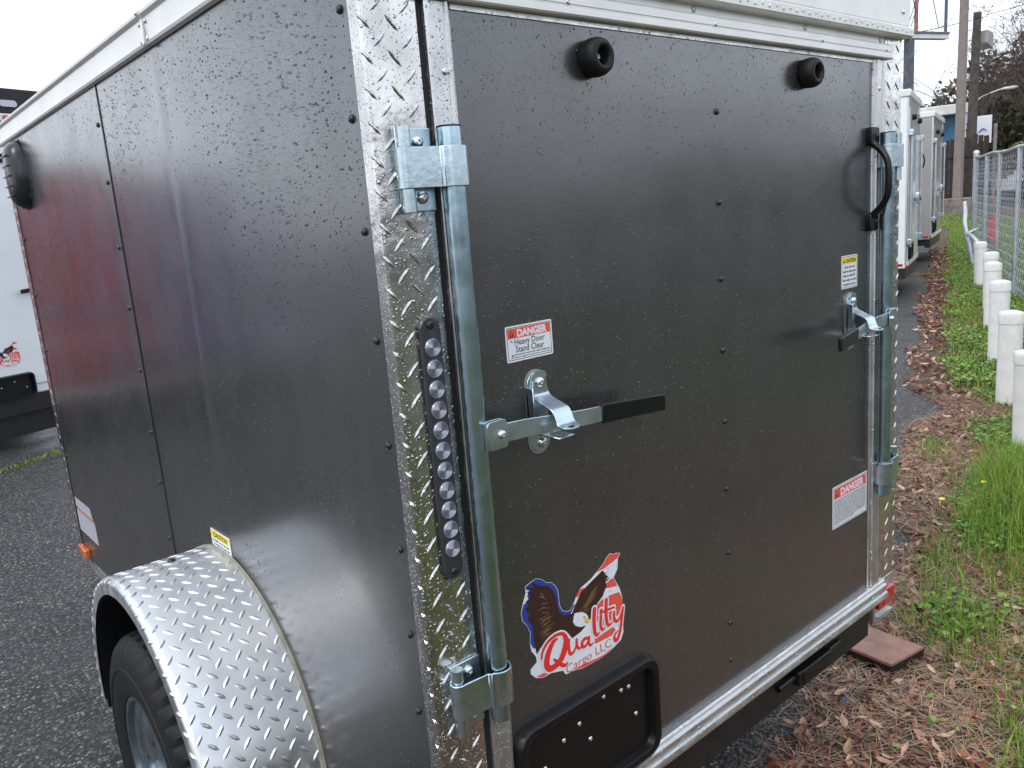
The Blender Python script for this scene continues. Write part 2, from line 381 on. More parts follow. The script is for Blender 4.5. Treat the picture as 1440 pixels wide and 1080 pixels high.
# below the posts
for x0 in (X0, 1.272):
    TB(MB().box(x0 - .002 if x0 < 0 else x0, x0 + .109, -.003, .06, .378, .498), 'sill_corner', 'alu', bevel=.004)
TB(MB().box(X0 + .10, 1.272, .012, .07, .34, .444), 'rear_crossmember', 'blackpaint', bevel=.003)
TB(MB().box(X0 + .02, X1 - .02, .07, 2.4, .33, .372), 'chassis_rail', 'blackpaint', bevel=.003)
for x in (X0 - .003, X1 - .002):
    TB(MB().box(x, x + .005, .06, Y1 + .02, .368, ZB), 'bottom_rail', 'alu', smooth=0)
# extruded trim over and under the door
def extr(prof, x0, x1): return MB().prism(prof, lambda a, b, d: (d, a, b), x0, x1)
bot = [(.004, .501), (-.010, .501), (-.013, .497), (-.011, .489), (-.0175, .486), (-.019, .482), (-.019, .479), (-.0145, .477), (-.0145, .468), (-.0205, .465), (-.0235, .458), (-.0235, .452), (-.018, .4465), (.004, .4465)]
TB(extr(bot, -.056, 1.312), 'threshold_rail', 'alu', smooth=25)
top = [(.004, 1.8365), (-.0165, 1.8365), (-.019, 1.839), (-.019, 1.846), (-.0165, 1.847), (-.0165, 1.8525), (-.0185, 1.8535), (-.0185, 1.861), (-.0165, 1.862), (-.0165, 1.867), (-.0135, 1.870), (.004, 1.870)]
TB(extr(top, -.056, 1.302), 'header_rail', 'alu_white', smooth=25)
TB(MB().box(-.056, X1 - .004, -.0025, .02, 1.868, 1.8995), 'header_recess', 'alu_white', smooth=0)
led = [(.004, 1.889), (-.022, 1.888), (-.030, 1.892), (-.031, 1.908), (-.026, 1.912), (.004, 1.913)]
lo = TB(extr(led, X0 - .006, X1 + .004), 'drip_ledge', 'alu_white', smooth=25)
mbd = MB()
for i in range(62):
    x = X0 + .02 + i * .0245; mbd.lathe([(.0045, 0), (.003, .0011), (.0005, .0014)], (x, -.0305, 1.900 + .003 * (i % 2)), (0, -1, 0), 8)
par(mbd.build('stippling', 'alu_white', None), lo); fas = [(.004, 1.913), (-.018, 1.9135), (-.021, 1.917), (-.022, 1.975), (-.014, 1.992), (.004, 1.996)]
TB(extr(fas, X0 - .004, X1 + .003), 'roof_fascia', 'alu_white', smooth=25)
# roof and side rails
TB(MB().box(X0 + .004, X1 - .004, .006, Y1 + .01, 1.972, 1.990), 'roof', 'alu_white', bevel=.006)
for sg, xe in ((-1, X0), (1, X1)):
    pr = [(0, 1.926), (.004 * sg, 1.924), (.011 * sg, 1.927), (.013 * sg, 1.932), (.011 * sg, 1.940), (.012 * sg, 1.975), (.019 * sg, 1.981), (.020 * sg, 1.986), (.014 * sg, 1.992), (-.03 * sg, 1.995), (-.03 * sg, 1.93)]
    TB(MB().prism(pr, lambda a, b, d: (xe + a, d, b), .0045, Y1 + .025), 'roof_rail', 'alu_white', smooth=25)
jp = TB(MB().prism([(-.0125, 1.924), (-.0165, 1.928), (-.0145, 1.975), (-.024, 1.984), (-.021, 1.990), (-.012, 1.99)], lambda a, b, d: (X0 + a, d, b), .772, .786), 'rail_joint', 'alu_white')
for dy in (.761, .797):
    for z in (1.936, 1.968): par(screw('screw', (X0 - .0125, dy, z), (-1, 0, 0), .0052, 'screw', None), jp)
# rivets
r0 = TB(MB().lathe([(.0062, 0), (.0060, .0022), (.0045, .0040), (.002, .0048), (.0003, .005)], (0, 0, 0), (-1, 0, 0), 12), 'rivet', 'darkpaint', smooth=60)
r0.location = Vector((X0, .046, 1.825)) - world_loc(T)
for z in (1.686, 1.535, 1.381, 1.225, 1.062, .922, .79, .65): rep(r0, (0, 0, z - 1.825))
for z in (1.837, 1.701, 1.543, 1.391, 1.23, 1.065, .928, .771): rep(r0, (-.0012, 1.190, z - 1.825))
for z in (1.80, 1.6, 1.4, 1.2, 1.0, .8, .6): rep(r0, (-.0012, 2.33, z - 1.825))
for x in (.22, .60, .98, 1.27):
    TB(MB(), 'x', 'screw') if False else par(screw('screw', (x, -.0165, 1.8565), (0, -1, 0), .0058, 'screw', None), T)
for x in (.21, .55, .93, 1.265): par(screw('screw', (x + .005, -.0025, 1.880), (0, -1, 0), .0058, 'steel', None), T)
for x in (.02, .48, .86, 1.24): par(screw('screw', (x, -.0145, .4725), (0, -1, 0), .0058, 'screw', None), T)
par(screw('screw', (1.345, -.022, 1.945), (0, -1, 0), .0055, 'screw', None), T)

# the rear ramp door
D = TB(MB().prism(rrect(-.0005, 1.2355, .5005, 1.8365, .0006, 1), REAR, -.018, 0), 'rear_door', 'paint', smooth=0)
def DB(mb, name, mat, parent=None, **k):
    o = mb.build(name, mat, None, **k); par(o, parent or D); return o
for sg, xa in ((1, -.047), (-1, 1.2825)):
    pr = [(0, .010), (0, -.008), (.003, -.010), (.0065, -.010), (.008, -.0075), (.033, -.0075), (.0345, -.010), (.039, -.010), (.0405, -.006), (.0465, -.003), (.0478, .0002), (.0478, .010)]
    mb = MB().prism(pr, lambda a, b, d: (xa + sg * a, b, d), .502, 1.835); DB(mb, 'door_frame', 'alu', smooth=25)
DB(MB().box(.0015, 1.234, -.003, .001, 1.828, 1.8355), 'door_frame', 'alu', smooth=0)
r1 = DB(MB().lathe([(.0062, 0), (.0060, .0022), (.0045, .0040), (.002, .0048), (.0003, .005)], (0, 0, 0), (0, -1, 0), 12), 'rivet', 'darkpaint', smooth=60)
r1.location = Vector((.619, 0, 1.705)) - world_loc(D)
for z in (1.536, 1.388, 1.245, 1.097, .952, .810, .648, .56): rep(r1, (.0, 0, z - 1.705))
par(screw('screw', (-.020, -.0075, 1.744), (0, -1, 0), .0052, 'screw', None), D)
par(screw('screw', (1.258, -.0075, 1.77), (0, -1, 0), .0052, 'screw', None), D)
# rain drops standing on the skins: low domes, far too many to count
def drops_on(n, fn, a0, a1, b0, b1, parent, seed, rmax=.0019, dens=None):
    rg = np.random.default_rng(seed); a = rg.uniform(a0, a1, n); b = rg.uniform(b0, b1, n)
    if dens is not None: k_ = rg.random(n) < dens(a, b); a, b = a[k_], b[k_]; n = len(a)
    r_ = .00055 + rmax * .85 * rg.random(n) ** 3.6; K = 8; V = []
    al = rg.uniform(.85, 1.5, n)
    for rr, hh in ((1, -.02), (.72, .34)):
        for j in range(K):
            t = 6.28318 * j / K; V.append(fn(a + r_ * rr * math.cos(t), b + r_ * al * rr * math.sin(t) - (r_ * .25 if hh > 0 else 0), r_ * hh))
    V.append(fn(a, b - r_ * .3, r_ * .47)); V = np.stack([np.stack(v, 1) for v in V], 1)          # n,17,3
    q = []
    for j in range(K):
        k = (j + 1) % K; q += [(j, k, K + k, K + j), (K + j, K + k, 2 * K, 2 * K)]
    base = np.arange(n)[:, None] * (2 * K + 1)
    F4 = np.concatenate([base + np.array(x) for x in q if x[2] != x[3]], 0).reshape(-1, 4); F3 = np.concatenate([base + np.array(x[:3]) for x in q if x[2] == x[3]], 0).reshape(-1, 3)
    me = bpy.data.meshes.new('water_drops'); me.vertices.add(n * (2 * K + 1)); me.vertices.foreach_set('co', V.astype(np.float32).ravel())
    me.loops.add(F4.size + F3.size); me.loops.foreach_set('vertex_index', np.concatenate([F4.ravel(), F3.ravel()]).astype(np.int32)); me.polygons.add(len(F4) + len(F3))
    me.polygons.foreach_set('loop_start', np.concatenate([np.arange(len(F4)) * 4, F4.size + np.arange(len(F3)) * 3]).astype(np.int32)); me.materials.append(M['drop'])
    me.update(calc_edges=True); me.validate(); me.polygons.foreach_set('use_smooth', [True] * len(me.polygons)); o = bpy.data.objects.new('water_drops', me); COL.objects.link(o); o['kind'] = 'stuff'; par(o, parent); return o
M['drop'] = N('rain_water').set(Base_Color=(.075, .077, .085), Roughness=.06, IOR=1.6).m
_nz = np.random.default_rng(3).random((40, 40))
def clump(a, b, f): return _nz[(a * f).astype(int) % 40, (b * f).astype(int) % 40]
drops_on(15000, lambda a, b, d: (a, -d, b), .004, 1.230, .505, 1.826, D, 1, .0017, lambda a, b: (.35 + .65 * np.clip((b - .7) / .9, 0, 1)) * (.5 + .5 * clump(a, b, 22)))
drops_on(22000, lambda a, b, d: (X0 - .0002 - d, a, b), .032, 1.205, .46, 1.918, T, 2, .0016, lambda a, b: (.3 + .7 * np.clip((b - .8) / .9, 0, 1)) * (.5 + .5 * clump(a, b, 25)))
drops_on(15000, lambda a, b, d: (X0 - .0014 - d, a, b), 1.215, 2.398, .42, 1.918, T, 3, .0016, lambda a, b: (.3 + .7 * np.clip((b - .8) / .9, 0, 1)) * (.5 + .5 * clump(a, b, 25)))
drops_on(160, lambda a, b, d: (a, -.0075 - d, b), -.038, -.014, .9, 1.83, D, 4, .0012)
# rubber bumpers: a doughnut with a sunk bolt
prof = [(.026, 0), (.0295, .004), (.0305, .014), (.0298, .023), (.0268, .0305), (.0225, .0345), (.0185, .0350), (.0150, .0330), (.0132, .029), (.0130, .010), (.0005, .010)]
b1 = TB(MB().lathe(prof, (0, 0, 0), (0, -1, 0), 40), 'rubber_bumper', 'rubber', smooth=60); b1.location = Vector((.278, 0, 1.779)) - world_loc(T)
sc_ = MB().lathe([(.0085, .010), (.0085, .017), (.006, .0205), (.003, .0215), (.0028, .019), (.0002, .019)], (0, 0, 0), (0, -1, 0), 14).build('bolt', 'screw', b1, 60)
b2 = copy_tree(b1, T); b2.location = Vector((.934, 0, 1.788)) - world_loc(T)

# zinc locking bars with their brackets, levers and keepers
def arcpts(cx, cz, r, a0, a1, n): return [(cx + r * math.cos(R(a0 + (a1 - a0) * i / n)), cz + r * math.sin(R(a0 + (a1 - a0) * i / n))) for i in range(n + 1)]
def bar(xc, sg, full=True):
    yc = -.027
    B = TB(MB().lathe([(.0145, 0), (.0168, .0), (.0168, .906), (.0145, .906), (.0145, .895), (.0003, .895)], (xc, yc, .762), (0, 0, 1), 28, False), 'locking_bar', 'zinc', smooth=50)
    TBx = lambda mb, n, m, **k: (lambda o: (par(o, B), o)[1])(mb.build(n, m, None, **k))
    for z0, z1, sz0, sz1 in ((1.556, 1.668, 1.587, 1.641), (.758, .872, .792, .850)):
        xb = xc - sg * .0705; xp = xc - sg * .019
        TBx(MB().box(min(xb - sg * .006, xp), max(xb - sg * .006, xp), -.0085, -.0045, z0, z1), 'hinge_bracket', 'zincp', bevel=.0015)
        # knuckles
        TBx(MB().lathe([(.0095, z0), (.0095, sz0 - .001), (.0085, sz0 - .001), (.0085, sz1 + .001), (.0095, sz1 + .001), (.0095, z1)], (xb, -.019, 0), (0, 0, 1), 22), 'hinge_knuckle', 'zincp', smooth=50)
        # arm plate wrapped round the bar
        out = []; inn = []
        wrap = arcpts(xc, yc, .0212, 90 if sg < 0 else 90, -90 if sg > 0 else 270, 14)
        path = arcpts(xb, -.019, .0122, 90, 270 if sg > 0 else -90, 10) + [(xb + sg * .012, -.0315), (xc - sg * .024, -.034)] + [(xc - sg * .021, -.0395)] + arcpts(xc, yc, .0212, 220 if sg > 0 else -40, 450 if sg > 0 else -270, 18)
        rs = []
        for i, (px, py) in enumerate(path):
            a = path[max(0, i - 1)]; b = path[min(len(path) - 1, i + 1)]; tx, ty = b[0] - a[0], b[1] - a[1]; l = math.hypot(tx, ty) or 1; nx, ny = ty / l * .0016, -tx / l * .0016
            rs.append([(px + nx, py + ny, sz0), (px + nx, py + ny, sz1), (px - nx, py - ny, sz1), (px - nx, py - ny, sz0)])
        TBx(MB().rings(rs), 'hinge_arm', 'zincp', smooth=40, bevel=.0006, seg=1)
        for zz in (z1 - .019, z0 + .019): par(screw('bolt', (xc - sg * .042, -.0085, zz), (0, -1, 0), .0088, 'screw', None, .0062), B)
    TBx(MB().lathe([(.0172, -.0012), (.0172, .0012), (.0005, .0012)], (xc, yc, 1.6675), (0, 0, 1), 24), 'bar_cap', 'gap', smooth=50)
    # lever clevis
    xr = xc + sg * .026
    cl = rrect(min(xc, xr + sg * .012), max(xc, xr + sg * .012), 1.205, 1.249, .008, 3)
    for d in (.0440, .0530): TBx(MB().prism(cl, REAR, d, d + .0025), 'clevis', 'zincp', bevel=.0005, seg=1)
    TBx(MB().box(min(xc - .004, xc + .004), max(xc - .004, xc + .004), -.0535, -.0425, 1.206, 1.248), 'clevis', 'zincp')
    par(screw('bolt', (xr, -.0555, 1.226), (0, -1, 0), .0070, 'screw', None, .0048), B)
    return B, TBx, xr
def ribbon_bar(path, h0, h1, th=.0045):          # flat bar on edge following (x,y,z)
    rs = []
    for i, (x, y, z) in enumerate(path):
        a = Vector(path[max(0, i - 1)]); b = Vector(path[min(len(path) - 1, i + 1)]); t = (b - a); nrm = Vector((-t.y, t.x, 0)).normalized() * th / 2; h = h0 + (h1 - h0) * i / (len(path) - 1)
        rs.append([(x + nrm.x, y + nrm.y, z - h), (x + nrm.x, y + nrm.y, z + h), (x - nrm.x, y - nrm.y, z + h), (x - nrm.x, y - nrm.y, z - h)])
    return MB().rings(rs)
BL, TL, xr = bar(-.0375, 1)
TL(ribbon_bar([(xr - .008, -.0495, 1.2265), (.04, -.0485, 1.2235), (.085, -.047, 1.2185), (.105, -.044, 1.2155), (.125, -.046, 1.2150), (.165, -.050, 1.2125), (.212, -.052, 1.2105)], .0145, .0130), 'lever', 'zincp', bevel=.0006, seg=1)
TL(ribbon_bar([(.205, -.052, 1.2105), (.23, -.053, 1.2090), (.31, -.0545, 1.2030), (.362, -.0555, 1.1985)], .0165, .0150, .0085), 'lever_grip', 'blackplastic', smooth=35, bevel=.0022)
BR, TR, xr = bar(1.262, -1)
TR(ribbon_bar([(xr + .008, -.0495, 1.2265), (1.19, -.0485, 1.2255), (1.15, -.047, 1.2225), (1.13, -.045, 1.220), (1.105, -.050, 1.2175), (1.045, -.062, 1.2140)], .0145, .0130), 'lever', 'zincp', bevel=.0006, seg=1)
TR(ribbon_bar([(1.052, -.060, 1.2145), (.99, -.072, 1.2135), (.925, -.086, 1.2125)], .0165, .0150, .0095), 'lever_grip', 'blackplastic', smooth=35, bevel=.0025)
def keeper(xc, sg, zo=0):
    o = TB(MB().prism(rrect(xc - .0235, xc + .0235, 1.158 + zo, 1.298 + zo, .0232, 8), REAR, 0, .0012), 'keeper_gasket', plain('clear_sealant', (.30, .30, .29), .3), smooth=40)
    k = TB(MB().prism(rrect(xc - .021, xc + .021, 1.161 + zo, 1.295 + zo, .0208, 8), REAR, .0012, .0045), 'keeper_plate', 'zincp', smooth=40, bevel=.0008, seg=1)
    K = lambda mb, n, m, **kw: (lambda q: (par(q, k), q)[1])(mb.build(n, m, None, **kw))
    K(MB().box(xc - .0245, xc - .0215, -.021, -.001, 1.215 + zo, 1.272 + zo), 'keeper_side', 'zincp', bevel=.0008, seg=1)
    K(MB().box(xc - .0245, xc - .001, -.0085, -.0045, 1.200 + zo, 1.262 + zo), 'keeper_side', 'zincp', bevel=.0008, seg=1)
    # hasp: strip that leaves the top bolt and kicks out over the lever
    path = [(-.0065, 1.294), (-.0068, 1.262), (-.0100, 1.254), (-.0230, 1.2475), (-.0370, 1.2420), (-.0490, 1.2360), (-.0550, 1.2250), (-.0580, 1.2165), (-.0640, 1.2125), (-.0730, 1.2105), (-.0800, 1.2100)]
    wid = [.0100, .0178, .0180, .0180, .0182, .0184, .0186, .0190, .0190, .0165, .0070]
    path = catmull([(y, z, w) for (y, z), w in zip(path, wid)], 4); rs = []
    # rounded top end
    path = [(-.0065, 1.2965, .002), (-.0065, 1.2955, .0075)] + path; path[2] = (-.0065, 1.2935, .0115); path.insert(3, (-.0065, 1.289, .0158)); path.insert(4, (-.0066, 1.283, .0176))
    for i, (y, z, w) in enumerate(path):
        a = path[max(0, i - 1)]; b = path[min(len(path) - 1, i + 1)]; ty, tz = b[0] - a[0], b[1] - a[1]; l = math.hypot(ty, tz) or 1; ny, nz_ = tz / l * .0015, -ty / l * .0015
        sx = xc + .003 + sg * .004 * min(1, max(0, (-y - .02) / .04))
        rs.append([(sx - w, y + ny, z + nz_ + zo), (sx + w, y + ny, z + nz_ + zo), (sx + w, y - ny, z - nz_ + zo), (sx - w, y - ny, z - nz_ + zo)])
    K(MB().rings(rs), 'hasp', 'zincp', smooth=40, bevel=.0005, seg=1)
    K(MB().lathe([(.0052, -.0002), (.0052, .0004), (.0003, .0004)], (xc + .006, -.070, 1.2125 + zo), (0, 0, 1), 16), 'padlock_hole', 'gap')
    K(MB().box(xc - .014, xc + .020, -.064, -.0045, 1.1930 + zo, 1.1960 + zo), 'keeper_hook', 'zincp', bevel=.001, seg=1)
    for zz in (1.277, 1.176): par(screw('bolt', (xc + .003, -.008 if zz > 1.2 else -.0045, zz + zo), (0, -1, 0), .0085, 'screw', None, .0058), k)
keeper(.110, 1); keeper(1.135, -1, .004)

# grab handle
hp = catmull([(1.222, -.004, 1.650), (1.222, -.016, 1.640), (1.219, -.036, 1.622), (1.215, -.050, 1.598), (1.214, -.053, 1.56), (1.215, -.050, 1.523), (1.219, -.036, 1.499), (1.222, -.016, 1.481), (1.222, -.004, 1.471)], 4)
H = TB(MB().tube(hp, .0078, 14), 'door_handle', 'blackplastic', smooth=60)
for z0 in (1.640, 1.440):
    f = MB().prism(rrect(1.209, 1.249, z0, z0 + .042, .008, 4), REAR, -.001, .014).build('handle_foot', 'blackplastic', None, 35, .002); par(f, H)
    par(screw('screw', (1.239, -.014, z0 + .021), (0, -1, 0), .0062, 'darkpaint', None), H)

# tail light strip
LT = TB(MB().prism(rrect(-.1075, -.0725, 1.012, 1.412, .0172, 8), REAR, .0035, .0125), 'tail_light', 'clear', smooth=35, bevel=.003, seg=3)
lp = [(.0132, 0), (.0132, .0016)]
for k in range(6): rr = .0128 - k * .0021; lp += [(rr, .0022), (rr - .0010, .0034)]
lp += [(.0012, .0016), (.0001, .0016)]
l0 = MB().lathe(lp, (0, 0, 0), (0, -1, 0), 26).build('lens', 'lens', None, 30); l0.location = (-.0900, -.0125, 1.3665); par(l0, LT)
for i in range(1, 11): rep(l0, (-.0, 0, -.0305 * i))
for z in (1.399, 1.025): par(screw('screw', (-.090, -.0125, z), (0, -1, 0), .0062, 'darkpaint', None), LT)
# red marker and its base
mk = TB(MB().prism(rrect(1.274, 1.364, .422, .470, .004, 3), REAR, .0032, .016), 'marker_light', 'red', smooth=35, bevel=.002)
par(MB().box(1.300, 1.303, -.0170, -.0158, .424, .462).build('lens_rib', 'red', None), mk)
mk2 = TB(MB().prism(rrect(-.131, -.041, .426, .476, .004, 3), REAR, .003, .024), 'marker_light', 'red', smooth=35, bevel=.002)
for y, m in ((2.30, 'amber'),):
    TB(MB().box(X0 - .020, X0, 2.30, 2.40, .415, .447), 'side_marker', m, bevel=.004)
TB(MB().box(1.279, 1.362, -.012, -.003, .388, .398), 'sill_corner', 'alu')
# stabiliser rod with its block, under the sill
st = TB(MB().tube([(.80, .0, .402), (1.085, .0, .405)], .0085, 12), 'hinge_rod', 'blackplastic', smooth=50)
for x0, x1, r_ in ((.885, 1.02, .019), (.87, .89, .016)):
    par(MB().box(x0, x1, -r_, r_, .3835 - r_ * .2, .414 + r_ * .3).build('hinge_block', 'blackplastic', None, 35, .004), st)
# licence plate housing: flared frame round a recess
def rr_ring(x0, x1, z0, z1, r, d): return [REAR(a, b, d) for a, b in rrect(x0, x1, z0, z1, r, 7)]
PH = TB(MB().rings([rr_ring(-.004, .364, .488, .700, .034, -.001), rr_ring(-.002, .360, .490, .698, .034, .010), rr_ring(.001, .357, .493, .696, .033, .018), rr_ring(.003, .355, .495, .694, .032, .021),
    rr_ring(.014, .344, .505, .684, .027, .021), rr_ring(.017, .341, .508, .681, .025, .019), rr_ring(.020, .338, .511, .678, .023, .006)], True), 'licence_plate_holder', 'blackplastic', smooth=40)
for x, z in ((.062, .60), (.150, .643), (.175, .600), (.215, .666), (.262, .657), (.283, .655), (.300, .590), (.11, .63)):
    par(screw('screw', (x, -.006, z), (0, -1, 0), .0050, 'screw', None), PH)
# side vent near the front
rs = []
for k, (d, q) in enumerate(((0, 1.05), (.006, 1.04), (.024, .97), (.038, .82), (.047, .58), (.050, .28), (.0505, .02))):
    rs.append([(X0 - d, 2.195 + .072 * q * math.copysign(abs(math.cos(a)) ** .8, math.cos(a)), 1.805 + .108 * (q ** .6) * math.copysign(abs(math.sin(a)) ** .75, math.sin(a))) for a in [2 * math.pi * j / 32 for j in range(32)]])
V = TB(MB().rings(rs), 'side_vent', 'vent', smooth=60)
for i in range(5): par(MB().box(X0 - .053, X0 - .046, 2.150, 2.24, 1.735 + i * .032, 1.739 + i * .032).build('vent_slat', 'vent', None, 35, .001), V)
for dy in (-.022, .022):
    for z in (1.912, 1.698): par(screw('screw', (X0 - .001, 2.195 + dy, z), (-1, 0, 0), .006, 'darkpaint', None), V)

# ---- fender, wheel
AY, AZ = .83, .44
def fen(side):
    xe = X0 if side < 0 else X1; sg = -1 if side < 0 else 1
    def P(u, v, h):
        a, q, na, nb = sect(v, .022, .014, .3)
        # v starts at the skirt edge: q = depth below the top, a = distance in from the outer face
        rr = .402 - q - nb * h; th = u / .402
        y = AY - rr * math.cos(th); z = AZ + rr * math.sin(th)
        return (xe + sg * (.232 - a) + sg * (-na) * h, y, z)
    V = .022 + .014 * math.pi / 2 + .2175
    vs = [0, .011, .022] + [.022 + .014 * math.pi / 2 * k / 5 for k in range(1, 6)] + [V * .4, V * .7, V]
    mb = MB(); plate_mesh(mb, P, -.04, .402 * math.pi + .04, 72, V, 0, pitch=.0405, vs=vs, bl=.028, bw=.0040, bh=.0022)
    f = TB(mb, 'fender', 'fender', smooth=30)
    mb = MB()                                                  # dark inner liner
    inner = lambda x: [(x, AY - .362 * math.cos(t), AZ + .362 * math.sin(t)) for t in [math.pi * (i / 40 * 1.08 - .04) for i in range(41)]]
    mb.rings([inner(xe), inner(xe + sg * .2285)], False, False); par(mb.build('fender_liner', 'rubber', None, 60), f)
    mb = MB(); rs = []
    for i in range(61):
        t = math.pi * (i / 60 * 1.08 - .04); rs.append([(xe + sg * a, AY - r_ * math.cos(t), AZ + r_ * math.sin(t)) for a, r_ in ((.0005, .400), (.0085, .400), (.0085, .407), (.0005, .4075))])
    mb.rings(rs); par(mb.build('fender_bead', 'alu_white' if 0 else plain('old_sealant', (.30, .29, .25), .6, 0, .2, 30), None, 40), f)
    par(screw('bolt', (xe + sg * .10, AY - .402 * math.cos(R(98)), AZ + .402 * math.sin(R(98))), (0, 0, 1), .009, 'darkpaint', None), f)
    return f
WHY = .872
def wheel(xc, sg, x_par=None):
    prof = [(.190, .086), (.200, .101), (.225, .108), (.262, .1085), (.264, .1105), (.267, .1105), (.269, .1085), (.300, .104), (.318, .096), (.328, .086), (.3335, .078), (.3375, .060), (.3395, .030), (.3395, .027), (.331, .026), (.331, .020), (.340, .019)]
    prof = [(r_, h) for r_, h in prof] + [(r_, -h) for r_, h in reversed(prof)]
    n = 176; rings = []
    for j in range(n):
        a = 2 * math.pi * j / n; cut = (j % 4) in (0,); cut2 = (j % 4) == 2; ring = []
        for r_, h in prof:
            if cut and .300 < r_ < .3385 and abs(h) > .055 and r_ > .315: r_ = r_ - .011
            if cut2 and r_ > .336 and abs(h) < .065: r_ = r_ - .006
            ring.append((xc + sg * h, WHY + r_ * math.cos(a), .345 + r_ * math.sin(a)))
        rings.append(ring)
    rings.append(rings[0]); mb = MB(); mb.rings(rings, False, False)
    w = TB(mb, 'tyre', 'rubber', smooth=25)
    rp = [(.196, .086), (.200, .094), (.196, .099), (.188, .097), (.183, .086), (.178, .050), (.165, .035), (.150, .040), (.130, .062), (.100, .068), (.070, .066), (.066, .040), (.045, .040), (.043, .095), (.030, .105), (.001, .106)]
    rim = TB(MB().lathe([(r_, h) for r_, h in rp], (xc, WHY, .345), (sg, 0, 0), 60), 'rim', m_metal('silver_rim', (.30, .36, .40), .35, .15, .0003, 60) if 'rimm' not in M else M['rimm'], smooth=35)
    for k in range(5):
        a = R(72 * k + 10); par(MB().lathe([(.011, 0), (.011, .018), (.006, .024), (.001, .024)], (xc + sg * .062, WHY + .084 * math.cos(a), .345 + .084 * math.sin(a)), (sg, 0, 0), 6).build('wheel_nut', 'screw', None, 20), rim)
    return w
for sd_, xe in ((-1, X0), (1, X1)): fen(sd_); wheel(xe + sd_ * .121, sd_)
TB(MB().tube([(X0 - .1, WHY, .345), (X1 + .1, WHY, .345)], .03, 16), 'axle', 'blackpaint')
# tongue in front
tg = TB(MB().tube([(X0 + .15, Y1, .38), (.6175, Y1 + 1.1, .40)], .035, 4), 'tongue', 'blackpaint', smooth=0)
par(MB().tube([(X1 - .15, Y1, .38), (.6175, Y1 + 1.1, .40)], .035, 4).build('tongue_beam', 'blackpaint', None, 0), tg)
par(MB().tube([(.6175, Y1 + 1.05, .40), (.6175, Y1 + 1.32, .42)], [.04, .035], 8).build('coupler', 'steel', None), tg)
par(MB().tube([(.6175, Y1 + .9, .05), (.6175, Y1 + .9, .75)], .025, 12).build('jack', 'steel', None), tg)

# ---- labels on the door and side
def quad(x0, x1, z0, z1, d, mb=None): return (mb or MB()).prism([(x0, z0), (x1, z0), (x1, z1), (x0, z1)], REAR, d - .00015, d)
def dashes(mb, x0, x1, z, h, d, seed, fn=REAR):
    rg = random.Random(seed); x = x0
    while x < x1 - h * .5:
        w = min(rg.choice((2, 3, 4, 5, 6, 7)) * h * .62, x1 - x); xx = x
        while xx < x + w:
            hh = h * rg.choice((.72, .72, 1)); ww = h * .42; mb.prism([(xx, z), (min(xx + ww, x + w), z), (min(xx + ww, x + w), z + hh), (xx, z + hh)], fn, d - .0001, d); xx += h * .62
        x += w + h * .5
def tri(cx, cz, s, d, fn=REAR): return MB().prism([(cx - s, cz - s * .85), (cx + s, cz - s * .85), (cx, cz + s * .95)], fn, d - .0001, d)
def bord(x0, x1, z0, z1, w, d, fn=REAR):
    mb = MB()
    for a in ((x0, x1, z0, z0 + w), (x0, x1, z1 - w, z1), (x0, x0 + w, z0 + w, z1 - w), (x1 - w, x1, z0 + w, z1 - w)): mb.prism([(a[0], a[2]), (a[1], a[2]), (a[1], a[3]), (a[0], a[3])], fn, d - .0001, d)
    return mb
def label(x0, x1, z0, z1): return TB(MB().prism(rrect(x0, x1, z0, z1, .003, 3), REAR, .0001, .0004), 'warning_label', 's_grey' if 0 else 's_white', smooth=0)
def add_(mb, n, m, p): o = mb.build(n, m, None, 0); par(o, p); return o
def txt(body, size, loc, p, m, **k): o = text(body, size, loc, None, m, **k); par(o, p); return o
# heavy door label
lb = label(.0555, .1545, 1.3165, 1.3735)
add_(bord(.0585, .1515, 1.3192, 1.3708, .0009, .0005), 'border', 's_black', lb)
add_(quad(.0600, .1500, 1.3535, 1.3692, .00055), 'header_band', 's_coral', lb)
add_(tri(.0685, 1.3607, .0050, .0007), 'warning_triangle', 's_black', lb)
txt('!', .0068, (.0677, -.0008, 1.3578), lb, 's_white', bold=.0002)
txt('DANGER', .0158, (.0790, -.0008, 1.3556), lb, 's_white', bold=.0008, xs=.98)
txt('Heavy Door', .0140, (.105, -.0006, 1.3426), lb, 's_black', align='CENTER', bold=.0001, xs=.92)
txt('Stand Clear', .0140, (.105, -.0006, 1.3310), lb, 's_black', align='CENTER', bold=.0001, xs=.92)
mb = MB(); dashes(mb, .066, .148, 1.3264, .0021, .0006, 1); dashes(mb, .064, .150, 1.3226, .0014, .0006, 2); add_(mb, 'small_print', 's_black', lb)
# caution label
lb = label(1.094, 1.171, 1.312, 1.390)
add_(bord(1.0965, 1.1685, 1.3145, 1.3875, .0010, .0005), 'border', 's_black', lb)
add_(quad(1.0990, 1.1660, 1.3705, 1.3850, .00055), 'header_band', 's_yellow', lb)
add_(tri(1.1060, 1.3773, .0045, .0007), 'warning_triangle', 's_black', lb)
txt('CAUTION', .0120, (1.1145, -.0008, 1.3735), lb, 's_black', bold=.0003, xs=.86)
mb = MB()
for i, (a, b) in enumerate(((1.108, 1.158), (1.102, 1.162), (1.104, 1.160), (1.101, 1.166), (1.104, 1.164))): dashes(mb, a, b, 1.3600 - i * .0102, .0048, .0006, 10 + i)
add_(mb, 'small_print', 's_black', lb)
